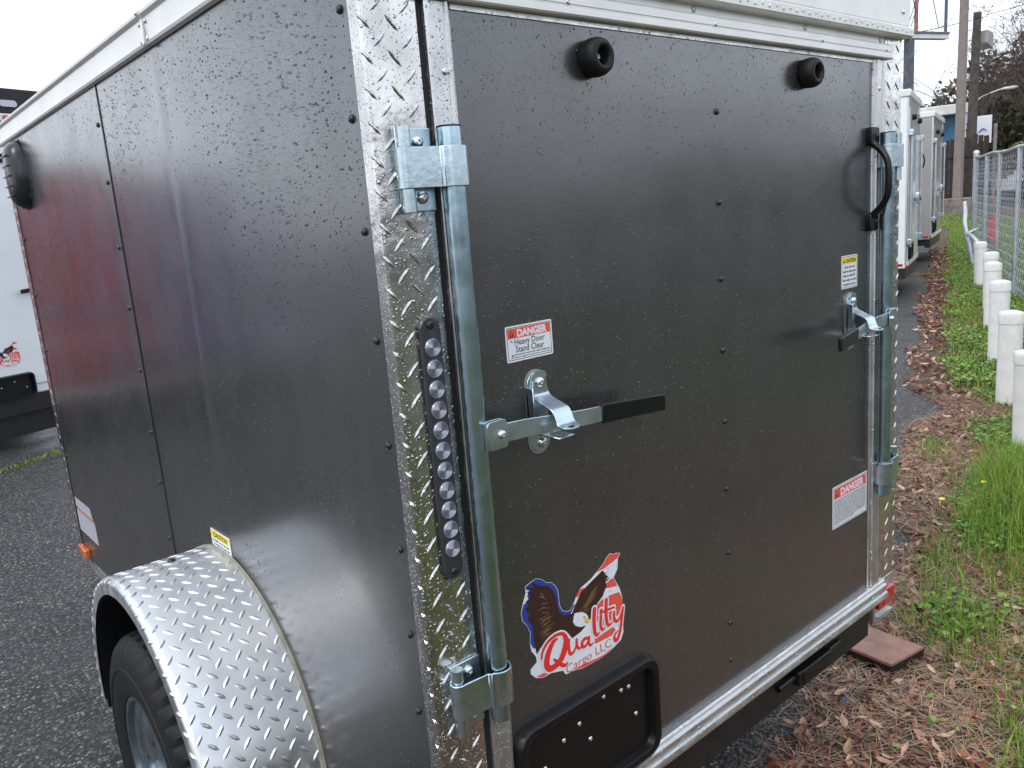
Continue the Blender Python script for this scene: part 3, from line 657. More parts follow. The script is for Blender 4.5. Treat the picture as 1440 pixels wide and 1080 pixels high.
# big danger label
lb = label(1.054, 1.229, .7205, .8300)
add_(bord(1.0575, 1.2255, .7235, .8270, .0011, .0005), 'border', 's_black', lb)
add_(quad(1.0615, 1.2215, .7965, .8235, .00055), 'header_band', 's_coral', lb)
add_(tri(1.0745, .8095, .0080, .0007), 'warning_triangle', 's_black', lb)
txt('!', .011, (1.0733, -.0008, .8045), lb, 's_white', bold=.0003)
txt('DANGER', .0255, (1.092, -.0008, .8005), lb, 's_white', bold=.0012, xs=1.12)
mb = MB()
for i in range(12): dashes(mb, 1.062, 1.221 if i < 11 else 1.16, .7895 - i * .0053, .0030, .0006, 30 + i)
add_(mb, 'small_print', 's_black', lb)
# side labels
SIDE = lambda a, b, d: (X0 - .0012 - d, a, b)
SID0 = lambda a, b, d: (X0 - d, a, b)
lb = TB(MB().prism([(.778, .846), (.893, .846), (.893, .8865), (.778, .8865)], SID0, .0001, .0016), 'warning_label', 's_white', smooth=0)
add_(MB().prism([(.781, .867), (.890, .867), (.890, .8845), (.781, .8845)], SID0, .0016, .0018), 'header_band', 's_yellow', lb)
txt('CAUTION', .0165, (X0 - .0020, .878, .8695), lb, 's_black', plane='side', bold=.0004, xs=1.15)
mb = MB(); dashes(mb, .787, .885, .8585, .0055, .0018, 61, SID0); dashes(mb, .787, .885, .8495, .0050, .0018, 62, SID0); add_(mb, 'small_print', 's_black', lb)
lb = TB(MB().prism([(2.125, .508), (2.385, .508), (2.385, .588), (2.125, .588)], SIDE, .0001, .0005), 'data_label', 's_pale', smooth=0)
add_(MB().prism([(2.125, .589), (2.385, .589), (2.385, .598), (2.125, .598)], SIDE, .0001, .0006), 'header_band', 's_orange', lb)
add_(MB().prism([(2.145, .600), (2.385, .600), (2.385, .640), (2.165, .640)], SIDE, .0001, .0005), 'upper_label', 's_pale', lb)

# ---- eagle sticker (local millimetres, origin at its middle), cut-out shapes in thin layers
POLY = {'sil': [(-90.0, 117.4), (-78.5, 112.0), (-68.2, 102.3), (-57.0, 98.1), (-48.5, 89.0), (-42.7, 78.3), (-42.1, 64.6), (-41.2, 49.6), (-36.0, 37.7), (-25.3, 32.2), (-15.7, 32.1), (-6.5, 43.5), (-0.9, 51.4), (9.9, 62.3), (23.5, 66.0), (37.2, 69.8), (51.4, 77.3), (69.2, 86.1), (80.6, 97.4), (89.6, 100.7), (99.8, 95.9), (105.1, 96.7), (117.3, 92.0), (109.5, 83.6), (108.6, 72.3), (106.1, 62.8), (96.3, 52.1), (100.8, 41.3), (110.3, 24.7), (116.0, 4.2), (115.7, -9.0), (121.4, -11.2), (119.4, -23.7), (114.3, -43.0), (113.7, -64.3), (106.2, -77.2), (87.4, -84.0), (72.7, -88.3), (51.3, -90.9), (23.6, -90.5), (3.3, -90.0), (-29.2, -82.3), (-47.7, -72.1), (-72.4, -65.2), (-91.1, -65.4), (-107.2, -58.5), (-118.1, -46.8), (-118.2, -38.3), (-102.9, -30.4), (-103.5, -20.3), (-112.6, -6.6), (-114.7, 8.8), (-112.3, 27.1), (-117.4, 41.2), (-127.2, 54.7), (-128.6, 69.5), (-122.5, 86.0), (-115.2, 100.8), (-115.6, 111.5), (-102.0, 115.9)], 'blue': [(-90.1, 116.7), (-78.6, 111.3), (-68.3, 101.6), (-57.0, 97.4), (-49.2, 88.7), (-43.6, 78.2), (-43.0, 65.0), (-42.2, 49.9), (-36.7, 37.2), (-25.4, 31.5), (-15.7, 31.2), (-7.2, 40.0), (-5.6, 35.7), (-19.9, 21.3), (-66.6, -4.2), (-107.9, -3.8), (-114.1, 9.1), (-111.4, 26.8), (-116.8, 41.5), (-126.3, 54.9), (-127.7, 69.2), (-122.2, 81.1), (-110.0, 85.9), (-112.1, 94.2), (-107.8, 101.6), (-114.9, 107.1), (-114.5, 110.7), (-101.8, 114.9)], 'redtail': [(51.3, 76.8), (69.9, 85.4), (81.2, 96.7), (89.8, 99.8), (99.7, 95.2), (105.1, 95.9), (116.2, 91.9), (107.7, 84.4), (72.0, 77.5)], 'redleft': [(-3.6, 50.9), (4.5, 56.8), (10.5, 61.6), (21.5, 58.5), (10.6, 52.0), (2.0, 47.8)], 'redc': [(75.9, 48.4), (95.2, 51.7), (100.1, 41.1), (103.7, 31.7), (84.4, 35.7), (71.0, 38.9)], 'redd': [(60.4, 20.3), (81.5, 21.3), (108.0, 18.3), (115.3, 4.4), (115.7, -9.5), (106.6, -23.9), (84.4, -30.9), (63.1, -32.7), (43.7, -14.5), (46.0, 13.0)], 'rede': [(6.7, -50.6), (41.0, -47.1), (87.1, -43.1), (96.8, -57.2), (75.1, -58.8), (40.2, -57.2), (26.9, -51.5)], 'redf': [(-28.8, -78.6), (24.1, -84.7), (55.1, -87.3), (85.8, -82.5), (72.8, -87.8), (51.4, -90.4), (23.7, -90.0), (3.4, -89.3), (-29.1, -81.6)], 'wingL': [(-96.5, 112.0), (-82.6, 101.1), (-66.5, 95.2), (-55.2, 84.2), (-48.8, 69.6), (-46.6, 49.2), (-42.4, 36.5), (-32.2, 27.5), (-19.5, 24.9), (-8.4, 21.8), (-10.4, -0.1), (3.6, -9.6), (18.4, -12.4), (4.5, -18.9), (-17.3, -22.5), (-27.4, -8.2), (-43.8, 4.8), (-69.0, 4.2), (-93.4, -10.0), (-101.7, -17.4), (-105.9, 7.5), (-105.4, 36.3), (-116.1, 53.8), (-112.1, 58.2), (-119.4, 74.1), (-109.8, 76.3), (-116.8, 85.0), (-103.1, 89.9), (-113.1, 101.7), (-97.9, 97.8), (-113.6, 108.4), (-95.7, 104.1), (-102.3, 112.5)], 'wingR': [(-14.8, 23.1), (-3.8, 37.5), (10.8, 54.4), (36.7, 64.4), (68.4, 75.7), (73.3, 68.1), (83.4, 67.0), (78.3, 61.2), (86.9, 53.7), (74.0, 50.7), (76.1, 42.2), (64.4, 26.5), (46.2, 15.5), (30.9, -4.1), (17.1, -7.5), (12.2, 12.3), (-0.4, 19.8)], 'tip': [(71.8, 75.5), (104.2, 84.6), (109.4, 82.8), (107.9, 72.5), (105.1, 63.7), (96.4, 52.8), (73.7, 55.7), (86.2, 58.3), (72.8, 65.7), (89.5, 68.7), (75.6, 69.8), (96.7, 79.0)], 'head': [(-10.5, 17.5), (-3.6, 20.6), (9.3, 17.3), (20.3, 9.6), (25.2, 0.7), (15.8, -3.2), (3.8, -7.9), (-5.8, -4.0), (-13.4, 6.2)], 'beak': [(12.3, 2.6), (19.6, 2.2), (26.1, -1.2), (26.7, -6.5), (21.9, -10.7), (18.3, -5.7)], 'eye': [(11.7, 7.4), (16.9, 5.6), (16.1, 3.4), (12.2, 5.2)], 'tail': [(-102.5, -31.8), (-91.2, -41.7), (-88.7, -56.6), (-102.3, -55.3), (-116.6, -46.8), (-117.4, -39.1)], 'tailr': [(-107.0, -56.8), (-90.3, -57.1), (-76.9, -63.2), (-91.0, -64.7)]}
STROKE = {'Q': ([(-92.2, -29.0), (-88.8, -16.9), (-76.0, -5.2), (-56.9, -0.4), (-39.8, -4.3), (-33.7, -18.1), (-37.8, -34.0), (-48.8, -49.4), (-65.2, -55.9), (-77.5, -53.6), (-82.0, -42.1), (-76.4, -24.8), (-64.1, -10.2), (-52.8, -7.5)], [3.1, 4.2, 4.7, 4.7, 5.2, 8.8, 10.4, 9.9, 8.8, 8.8, 9.9, 9.4, 6.8, 2.6]), 'Q2': ([(-64.0, -42.7), (-52.5, -55.3), (-40.5, -64.4), (-32.2, -61.8)], [3.6, 5.7, 5.2, 2.1]), 'u': ([(-26.3, -21.3), (-28.2, -35.6), (-26.1, -47.9), (-18.0, -48.9), (-10.7, -40.6), (-8.0, -29.0)], [4.2, 5.2, 5.2, 4.2, 3.1, 4.2]), 'u2': ([(-8.0, -29.0), (-8.4, -40.3), (-3.1, -48.4), (3.8, -45.5)], [4.7, 4.7, 3.6, 2.1]), 'a': ([(21.9, -39.0), (13.1, -35.3), (5.0, -39.6), (5.3, -47.9), (13.5, -49.7), (21.7, -41.5)], [3.6, 4.7, 5.2, 5.2, 4.2, 3.6]), 'a2': ([(23.0, -37.4), (21.1, -47.7), (26.0, -54.2), (33.8, -50.6)], [4.7, 4.7, 3.6, 2.1]), 'l': ([(40.7, 10.5), (37.8, -12.0), (38.1, -32.9), (43.2, -41.5), (50.4, -38.0)], [6.8, 6.8, 6.2, 4.7, 2.1]), 'i': ([(56.3, -9.1), (53.8, -26.3), (58.5, -37.4), (65.8, -33.9)], [5.2, 5.2, 4.2, 2.1]), 'i2': ([(57.5, 1.3), (57.3, -0.7)], [5.7, 5.7]), 't': ([(72.3, 16.2), (69.5, -9.2), (71.1, -29.5), (77.0, -35.3), (85.1, -31.2)], [6.2, 6.2, 5.7, 4.2, 2.1]), 't2': ([(54.3, -3.2), (72.4, -3.8), (91.8, -5.4)], [3.1, 3.6, 3.1]), 'y': ([(91.0, -15.1), (90.0, -27.9), (96.6, -35.9), (105.3, -31.4), (112.3, -20.9)], [4.7, 5.2, 4.7, 3.6, 4.2]), 'y2': ([(115.3, -15.4), (110.0, -36.0), (104.0, -57.5), (95.7, -71.4), (88.6, -69.8), (88.6, -60.5), (98.7, -55.3)], [4.2, 5.2, 5.2, 5.7, 5.7, 4.2, 2.1])}

def ribbon(pts, ws, extra, d, mb, fn):
    P = catmull([(a, b, w) for (a, b), w in zip(pts, ws)], 5); k = 0
    for (a, b, w), (a2, b2, w2) in zip(P, P[1:]):
        l = math.hypot(a2 - a, b2 - b)
        if l < 1e-6: continue
        nx, ny = -(b2 - b) / l, (a2 - a) / l; w_, v_ = w / 2 + extra, w2 / 2 + extra; k += 1
        mb.add([fn(x, y, d + .004 * k) for x, y in ((a + nx * w_, b + ny * w_), (a - nx * w_, b - ny * w_), (a2 - nx * v_, b2 - ny * v_), (a2 + nx * v_, b2 + ny * v_))], [(0, 1, 2, 3)])
    for i, (a, b, w) in enumerate(P):
        if i % 2: continue
        r_ = w / 2 + extra; mb.add([fn(a + r_ * math.cos(t), b + r_ * math.sin(t), d + .004 * (k + 1 + i)) for t in [2 * math.pi * j / 12 for j in range(12)]], [tuple(range(12))])
def eagle(parent, loc, sc, lw=True):
    fn = lambda a, b, d: (a * .001 * sc, -d * .001, b * .001 * sc)
    E_ = bpy.data.objects.new('x', None)
    sil = MB().prism(POLY['sil'], fn, .05, .30)
    mb = MB().flat(POLY['sil'], fn, .32); o = mb.build('brand_sticker', 's_white', None, 0); o.location = loc; par(o, parent)
    def lay(keys, n, m, d):
        mb = MB()
        for k in keys: mb.flat(POLY[k], fn, d)
        mb.build(n, m, o, 0)
    lay(['blue'], 'blue_field', 's_blue', .40); lay(['redtail', 'redleft', 'redc', 'redd', 'rede', 'redf', 'tailr'], 'red_stripes', 's_coral', .44)
    lay(['wingL', 'wingR'], 'eagle_wings', 's_brown', .52)
    rg = random.Random(5); mb = MB()
    for i in range(46):                                          # feather shafts
        t = rg.random(); a0, b0 = -50 - 18 * t, 15 + 55 * t + rg.uniform(-8, 8); a1, b1 = -100 + 8 * t + rg.uniform(-4, 6), 0 + 92 * t + rg.uniform(-6, 6)
        q = rg.uniform(.1, .5); q2 = q + rg.uniform(.2, .45); pa = (a0 + (a1 - a0) * q, b0 + (b1 - b0) * q); pb = (a0 + (a1 - a0) * q2, b0 + (b1 - b0) * q2)
        ribbon([pa, ((pa[0] + pb[0]) / 2, (pa[1] + pb[1]) / 2 + 1), pb], [.5, 1.3, .3], 0, .56 + i * .002, mb, fn)
    for i in range(30):
        t = rg.random(); a0, b0 = 2 + 28 * t, 8 + 22 * t; a1, b1 = 30 + 48 * t, 12 + 50 * t; q = rg.uniform(.0, .4); q2 = q + .4; w = rg.uniform(-9, 6)
        ribbon([(a0 + (a1 - a0) * q + w, b0 + (b1 - b0) * q - w * .4), (a0 + (a1 - a0) * q2 + w, b0 + (b1 - b0) * q2 - w * .4)], [1.2, .3], 0, .56 + i * .002, mb, fn)
    mb.build('feathers', 's_tan', o, 0)
    for k in ('tip', 'head', 'tail'): lay([k], {'tip': 'wing_tip', 'head': 'eagle_head', 'tail': 'tail_feathers'}[k], 's_white', .72)
    lay(['beak'], 'beak', 's_beak', .76); lay(['eye'], 'eye', 's_black', .80)
    for nm, m_, ex, d in (('letter_outline', 's_white', 3.0, .84), ('lettering', 's_red', 0, 1.30)):
        mb = MB()
        for i, (k, (pts, ws)) in enumerate(STROKE.items()): ribbon(pts, [w * 1.38 for w in ws], ex, d + (i % 4) * .01, mb, fn)
        mb.build(nm, m_, o, 0)
    mb = MB(); ribbon([(-34, -74), (0, -73), (40, -72), (82, -70)], [19, 19, 20, 18], 0, .80, mb, fn); mb.build('letter_outline', 's_white', o, 0)
    to = text('Cargo LLC', .0235 * sc, (-.039 * sc, -.0016, -.0825 * sc), None, 's_red', xs=1.13, bold=-.00018, rot=R(2.5)); to.parent = o
    return o
EG = eagle(T, (.17, 0, .83), 1)
# ------------------------------------------------------------------ other trailers in the row
def trailer(name, x, y, rz, w, l, top, body, label, group=None, zb=.38, hw=True, header='alu_white', sticker=False, door=None):
    gz = GZ(x, y); t = empty(name, (x, y, gz), rz, label=label, cat='trailer', group=group)
    def b(mb, n, m, p=t, **k): return mb.build(n, m, p, **k)
    dm = door or body
    b(MB().box(0, w, 0, l, zb, top - .07), 'body', body, bevel=.012)
    b(MB().box(-.012, w + .012, -.03, l + .01, top - .09, top), 'roof_rail', header, bevel=.015)
    b(MB().box(.10, w - .10, -.016, -.0005, zb + .09, top - .20), 'rear_door', dm, bevel=.004)
    for x0 in (0, w - .085): b(MB().box(x0, x0 + .085, -.008, .02, zb + .06, top - .09), 'corner_post', 'alu', bevel=.004)
    b(MB().box(.02, w - .02, -.022, -.002, zb + .02, zb + .08), 'threshold_rail', 'alu_white', bevel=.004)
    b(MB().box(.02, w - .02, .0, .08, zb - .13, zb + .02), 'rear_crossmember', 'blackpaint')
    b(MB().box(.05, w - .05, .08, l - .1, zb - .1, zb), 'chassis_rail', 'blackpaint')
    for sx in (.012, w - .10): b(MB().box(sx, sx + .09, -.026, -.004, zb + .005, zb + .04), 'marker_light', 'red', bevel=.004)
    b(MB().box(-.006, .0, .03, .11, zb + .03, zb + .06), 'side_marker', 'red')
    for sx in (.085, w - .085):
        lb_ = b(MB().lathe([(.0175, 0), (.0175, (top - zb) * .66)], (sx, -.04, zb + .26), (0, 0, 1), 12), 'locking_bar', 'steel')
        s_ = 1 if sx < w / 2 else -1
        for zz in (zb + .32, zb + .22 + (top - zb) * .66):
            b(MB().box(min(sx - s_ * .075, sx + s_ * .022), max(sx - s_ * .075, sx + s_ * .022), -.062, -.008, zz - .035, zz + .035), 'hinge_bracket', 'zincp', lb_, bevel=.006)
        zl = zb + (top - zb) * .40
        b(ribbon_bar([(sx, -.055, zl), (sx + s_ * .25, -.062, zl - .02)], .016, .014, .006), 'lever', 'zincp', lb_)
        b(ribbon_bar([(sx + s_ * .24, -.062, zl - .02), (sx + s_ * .39, -.067, zl - .03)], .018, .017, .011), 'lever_grip', 'blackplastic', lb_, bevel=.003)
        b(MB().prism(rrect(sx + s_ * .16 - .025, sx + s_ * .16 + .025, zl - .09, zl + .06, .024, 5), REAR, .014, .035), 'keeper_plate', 'zincp')
    for sx in (w * .24, w * .74): b(MB().lathe([(.033, 0), (.035, .03), (.026, .048), (.015, .045), (.013, .02)], (sx, -.016, top - .30), (0, -1, 0), 20), 'rubber_bumper', 'rubber', smooth=50)
    hz = zb + (top - zb) * .62
    b(MB().tube(catmull([(w - .06, -.02, hz + .12), (w - .062, -.06, hz + .08), (w - .062, -.075, hz), (w - .062, -.06, hz - .08), (w - .06, -.02, hz - .12)], 3), .010, 8), 'door_handle', 'blackplastic')
    b(MB().rings([rr_ring(.14, .50, zb + .10, zb + .31, .034, .014), rr_ring(.145, .494, zb + .105, zb + .304, .032, .05), rr_ring(.165, .475, zb + .12, zb + .285, .026, .05), rr_ring(.17, .47, zb + .125, zb + .28, .024, .02)]), 'licence_plate_holder', 'blackplastic', smooth=40)
    for sg, xe in ((-1, 0), (1, w)):
        yc = l * .42; rs = []
        for i in range(25):
            th = math.pi * (i / 24 * 1.04 - .02); rs.append([(xe + sg * a, yc - r_ * math.cos(th), .42 + r_ * math.sin(th)) for a, r_ in ((0, .40), (.23, .40), (.235, .37), (.232, .37), (.227, .395), (0, .395))])
        f = b(MB().rings(rs), 'fender', 'fender', smooth=40)
        wh = b(MB().lathe([(.19, -.09), (.26, -.105), (.32, -.09), (.34, -.05), (.34, .05), (.32, .09), (.26, .105), (.19, .09)], (xe + sg * .11, yc, .34), (sg, 0, 0), 40), 'tyre', 'rubber', smooth=50)
        b(MB().lathe([(.195, .085), (.18, .05), (.06, .05), (.05, .09), (.01, .09)], (xe + sg * .11, yc, .34), (sg, 0, 0), 32), 'rim', 'steel', wh)
    b(MB().box(.72, .82, -.0175, -.016, zb + .42, zb + .5).add([], []), 'warning_label', 's_white', smooth=0)
    b(MB().tube([(.15, l, .36), (w / 2, l + 1.1, .4), (w - .15, l, .36)], .035, 4), 'tongue', 'blackpaint', smooth=0)
    b(MB().tube([(w / 2, l + .95, .0), (w / 2, l + .95, .6)], .03, 8), 'jack', 'steel')
    return t
M['bwhite'] = plain('white_trailer_skin', (.80, .82, .84), .22, 0, .04, 3, Coat_Weight=.6)
M['bgrey'] = plain('taupe_trailer_skin', (.33, .31, .30), .3, 0, .06, 3, Coat_Weight=.4)
M['bred'] = plain('red_trailer_skin', (.50, .06, .09), .25, 0, .06, 3, Coat_Weight=.6)
M['bblue'] = plain('blue_trailer_skin', (.03, .12, .38), .25, 0, .06, 3, Coat_Weight=.6)
M['bblack'] = plain('black_trailer_skin', (.02, .02, .022), .25, 0, .1, 3, Coat_Weight=.6)
trailer('cargo_trailer', 9.432, 3.547, R(19), 1.64, 3.3, 2.49, 'bwhite', 'tall white enclosed trailer with its closed ramp door, nearest of the two down the row', zb=.38)
trailer('cargo_trailer', 12.914, 4.705, R(18), 1.96, 3.9, 2.36, 'bgrey', 'taupe grey enclosed trailer parked between the tall white trailer and the board fence', zb=.38)
ux, uy = math.cos(R(20)), math.sin(R(20))
WX, WY = .93 - 1.55 * ux, 6.84 - 1.55 * uy
tw = trailer('cargo_trailer', WX, WY, R(20), 1.55, 3.9, 2.62, 'bwhite', 'white enclosed trailer with eagle sticker and black header, beyond the front of the charcoal trailer', zb=.42)
# its right rear carries the same sticker and plate housing (as in the photograph), its head a black light bar
for c in list(tw.children):
    if c.name.startswith('licence_plate_holder') or c.name.startswith('threshold_rail') or c.name.startswith('warning_label'): bpy.data.objects.remove(c)
tw_ph = MB().rings([rr_ring(.71, 1.07, .425, .62, .034, .016), rr_ring(.714, 1.064, .43, .615, .032, .05), rr_ring(.73, 1.05, .445, .60, .026, .05), rr_ring(.734, 1.046, .45, .595, .024, .02)]).build('licence_plate_holder', 'blackplastic', tw, 40)
MB().box(.03, 1.52, .06, .14, .10, .30).build('under_shade_sheet', 'blackpaint', tw, 0)  # added black sheet standing in for the shade beneath this trailer
for x_, z_ in ((.80, .53), (.91, .56), (1.00, .50)): screw('screw', (x_, -.021, z_), (0, -1, 0), .006, 'screw', tw_ph)
hb = MB().box(.0, 1.55, -.045, .01, 2.66, 2.86).build('header_panel', 'blackplastic', tw, 35, .01)
MB().box(-.01, 1.56, -.07, .0, 2.60, 2.66).build('header_ledge', 'alu_white', tw, 35, .006)
MB().prism(rrect(1.20, 1.34, 2.715, 2.765, .024, 5), REAR, .045, .060).build('header_light', 'lens', hb, 35)
for x_ in (.2, .62, 1.2): MB().box(x_, x_ + .09, -.085, -.06, 2.615, 2.645).build('marker_light', 'red', tw, 35, .003)
eg2 = copy_tree(EG, tw); eg2.location = (.88, -.0165, .78)
trailer('cargo_trailer', WX - 1.10 * ux - .10, WY - 1.10 * uy + .12, R(20), 1.05, 3.0, 2.24, 'bred', 'red enclosed trailer left of the white one, mirrored in the charcoal side panel')
trailer('cargo_trailer', WX - 1.98 * ux - .1, WY - 1.98 * uy + .30, R(20), .80, 2.0, 2.12, 'bblue', 'blue enclosed trailer left of the red one, mirrored in the charcoal side panel')

# ------------------------------------------------------------------ wood block on the ground
bk = empty('wood_block', (1.65, .15, 0), R(0), label='short wet reddish brown board lying on the leaves by the trailer\'s rear corner', cat='block')
tp = [(1.628, .110), (1.800, .080), (1.812, .274), (1.641, .281)]
tp = [(a - 1.65, b - .15) for a, b in tp]
MB().prism(tp, lambda a, b, d: (a, b, d), .012, .055).build('timber', 'block', bk, 0, .004)
MB().prism([(a * 1.004, b * 1.004) for a, b in tp], lambda a, b, d: (a, b, d), .006, .048).build('dark_sides', 'blockside', bk, 0, .003)  # near-black sides wrapped round the board just below its top

# ------------------------------------------------------------------ white bollards
desc = ['white capped post in the grass, nearest and cut by the right edge', 'white capped post in the grass, second from the nearest', 'white capped post in the grass, third from the nearest',
        'white capped post in the grass, fourth from the nearest', 'white capped post in the grass, second from the far end by the chain-link fence', 'white capped post in the grass, farthest, beside the bent grey pipe']
bm0 = None
for i, ((x, y), zt, d) in enumerate(zip([(4.362, .594), (5.338, 1.02), (6.546, 1.503), (7.911, 2.025), (9.001, 2.426), (10.574, 3.102)], [.572, .652, .724, .749, .763, .771], desc)):
    g_ = GZ(x, y); h = zt - g_ + .02
    if bm0 is None:
        bm0 = empty('bollard', (x, y, g_), cat='bollard', group='white posts along the grass verge')
        MB().lathe([(.0735, -.05), (.0735, .60)], (0, 0, 0), (0, 0, 1), 32).build('post', 'pvc', bm0)
        MB().lathe([(.0738, .532), (.0775, .534), (.0780, .582), (.0755, .594), (.060, .604), (.035, .611), (.001, .614)], (0, 0, 0), (0, 0, 1), 32).build('cap', 'pvc', bm0, 40)
        o = bm0
    else: o = copy_tree(bm0); o.location = (x, y, g_)
    o['label'] = d; o.scale = (1, 1, h / .614); o.rotation_euler = (R(random.uniform(-1.2, 1.2)), R(random.uniform(-1.2, 1.2)), 0)

# ------------------------------------------------------------------ chain-link fence
fa, fb = S2(13.4, -.95), S2(4.2, -1.98)
FE = empty('chain_link_fence', (*fa, GZ(*fa)), label='galvanised chain-link fence running behind the white posts', cat='fence')
fo = Vector(FE.location)
def FP(k, z):            # k metres from the far end
    q = k / 9.26; x, y = fa[0] + (fb[0] - fa[0]) * q, fa[1] + (fb[1] - fa[1]) * q; return Vector((x, y, GZ(x, y) + z * (1 + .019 * k)))
FH, FL = 1.60, 13.0
def fpost_(k, r_, h): return MB().tube([FP(k, -.1) - fo, FP(k, h) - fo], r_, 10).build('post', 'steel', FE, 50)
fpost_(0, .040, FH + .06)
MB().lathe([(.044, 0), (.044, .03), (.03, .05), (.001, .055)], FP(0, FH + .05) - fo, (0, 0, 1), 12).build('post_cap', 'steel', FE)
for k in (1.0, 2.0, 3.25, 5.2, 7.2, 9.3, 11.4, 13.0): fpost_(k, .028, FH)
MB().tube([FP(FL * i / 26, FH + .0) + Vector((0, 0, -.012 * math.sin(i * 1.7))) - fo for i in range(27)], .021, 8).build('top_rail', 'steel', FE, 60)
mb = MB(); c_ = .052; nx_ = int(FL / c_); nz2 = int((FH - .04) / c_)
for i in range(nx_):
    pts = []
    for j in range(nz2 + 1): pts.append(FP(i * c_ + (c_ * .97 if (j + i) % 2 else -.002), .03 + j * c_) + Vector((.006 * (1 if j % 2 else -1) * UY, -.006 * (1 if j % 2 else -1) * UX, 0)) - fo)
    mb.tube(pts, .0030, 3, False)
mo = mb.build('wire_mesh', 'wire', FE, 0)

# bent grey pipe at the fence end, and the rusty post behind the mesh
p0 = site(13.1, -.90); pp = empty('bent_pipe', p0, label='pale grey bent pipe standing at the end of the chain-link fence', cat='pipe')
q = lambda s, t, z: site(s, t - .09, z) - p0
MB().tube(catmull([q(13.1, -.86, -.02), q(13.12, -.80, .30), q(13.2, -.74, .62), q(13.3, -.74, .80), q(13.4, -.73, .95)], 5), .032, 10).build('upright', 'steel', pp)
MB().tube(catmull([q(13.15, -.78, .50), q(13.0, -.86, .44), q(12.85, -.97, .30), q(12.8, -1.05, .26)], 5), .028, 10).build('elbow', 'steel', pp)
MB().tube([q(13.15, -.78, .50), q(13.2, -.92, .56)], .024, 10).build('branch', 'steel', pp)
rp_ = site(15.6, -1.3); rr_ = empty('rusty_post', rp_, label='short rusty pipe post with a red band behind the chain-link fence', cat='post')
MB().tube([(0, 0, -.05), (0, 0, .85)], .085, 12).build('pipe', 'rust', rr_); MB().tube([(0, 0, .18), (0, 0, .52)], .088, 12).build('red_band', 's_red', rr_)

# ------------------------------------------------------------------ board fence, pole, sign frame, lamp pole, shed
WF = empty('board_fence', site(26.4, 0), R(111.5), label='dark weathered tall board fence closing the end of the lot', cat='fence')
mb = MB(); rg = random.Random(3); xx = -1.55
k = 0
bd0 = []
while xx < 9:
    wd = .14; hh = 2.0 + rg.uniform(-.12, .06) + (.12 if xx < -.9 else 0); mb.box(xx, xx + wd - .012, rg.uniform(-.012, .012), .028, -.1, hh); xx += wd
mb.build('boards', 'wood', WF, 0)
for z in (.4, 1.5): MB().box(-1.55, 9, .03, .08, z, z + .09).build('rail', 'wood', WF, 0)
for i in range(7): MB().box(-1.5 + i * 1.7, -1.39 + i * 1.7, .03, .14, -.1, 1.9).build('fence_post', 'wood', WF, 0)
for x_ in (-1.55, .10, -.65):                # pale pipes standing by the pole footing
    p_ = Vector((0, 0, 0))
pl = site(25.4, -.80); PL = empty('lamp_pole', pl, label='tall square tan pole rising from a concrete footing before the board fence', cat='pole')
MB().box(-.55, .30, -.55, .30, -.1, .42).build('footing', 'concrete', PL, 0, .03)
MB().rings([[(a * r_ + x_, b * r_, z) for a, b in ((-1, -1), (1, -1), (1, 1), (-1, 1))] for z, r_, x_ in ((.42, .105, 0), (9.5, .075, .12))]).build('shaft', 'pole', PL, 0, .01)
for (s_, t_), h_, l_ in (((24.6, -1.22), .95, 'white pipe stub beside the pole footing, farther right'), ((24.6, -.25), .85, 'white pipe stub beside the pole footing, on its left'), ((24.4, -1.62), 2.3, 'tall pale pipe against the board fence')):
    o = MB().tube([(0, 0, 0), (0, 0, h_)], .045, 8).build('pipe_stub', 'pvc' if h_ < 2 else 'concrete', None); o.location = site(s_, t_); tag(o, l_, 'pipe')
sp = Vector((20.6, 8.5, GZ(20.6, 8.5))); SG = empty('sign_frame', sp + Vector((0, 0, .12)), R(-17), label='bare steel sign frame on a dark post above the trailers', cat='sign frame')
MB().box(-.085, .085, -.085, .085, 0, 4.5).build('post', 'sign_steel', SG, 0)
MB().box(-1.3, 1.26, -.09, .09, 4.34, 4.46).build('bottom_beam', 'wfacia', SG, 0, .01)
MB().box(-1.3, 1.26, -.11, -.095, 4.45, 4.50).build('bottom_beam_edge', 'sign_steel', SG, 0)
for x_, m_, r_ in ((-.16, 'rust', .05), (.22, 'rust', .045), (-.9, 'rust', .045)): MB().tube([(x_, 0, 4.45), (x_, 0, 7.4)], r_, 8).build('upright', m_, SG)
for x_ in (1.24, -1.28): MB().tube(catmull([(x_ - .15 * (1 if x_ > 0 else -1), 0, 4.47), (x_ - .02, 0, 4.52), (x_, 0, 4.66), (x_, 0, 7.4)], 3), .038, 8).build('frame_tube', 'sign_steel', SG)
MB().tube([(-1.28, 0, 7.4), (1.24, 0, 7.4)], .04, 8).build('frame_tube', 'sign_steel', SG)
for a, b in (((.0, 0, 4.5), (1.0, 0, 7.0)), ((-.1, 0, 4.5), (.5, 0, 6.0)), ((.3, 0, 4.6), (-.4, 0, 7.0)), ((1.0, 0, 4.6), (.2, 0, 7.0))): MB().tube([a, b], .011, 5).build('brace_wire', 'sign_steel', SG)
for z in (5.5, 5.75): MB().box(.98, 1.1, -.01, .01, z, z + .05).build('frame_clip', 'sign_steel', SG, 0)

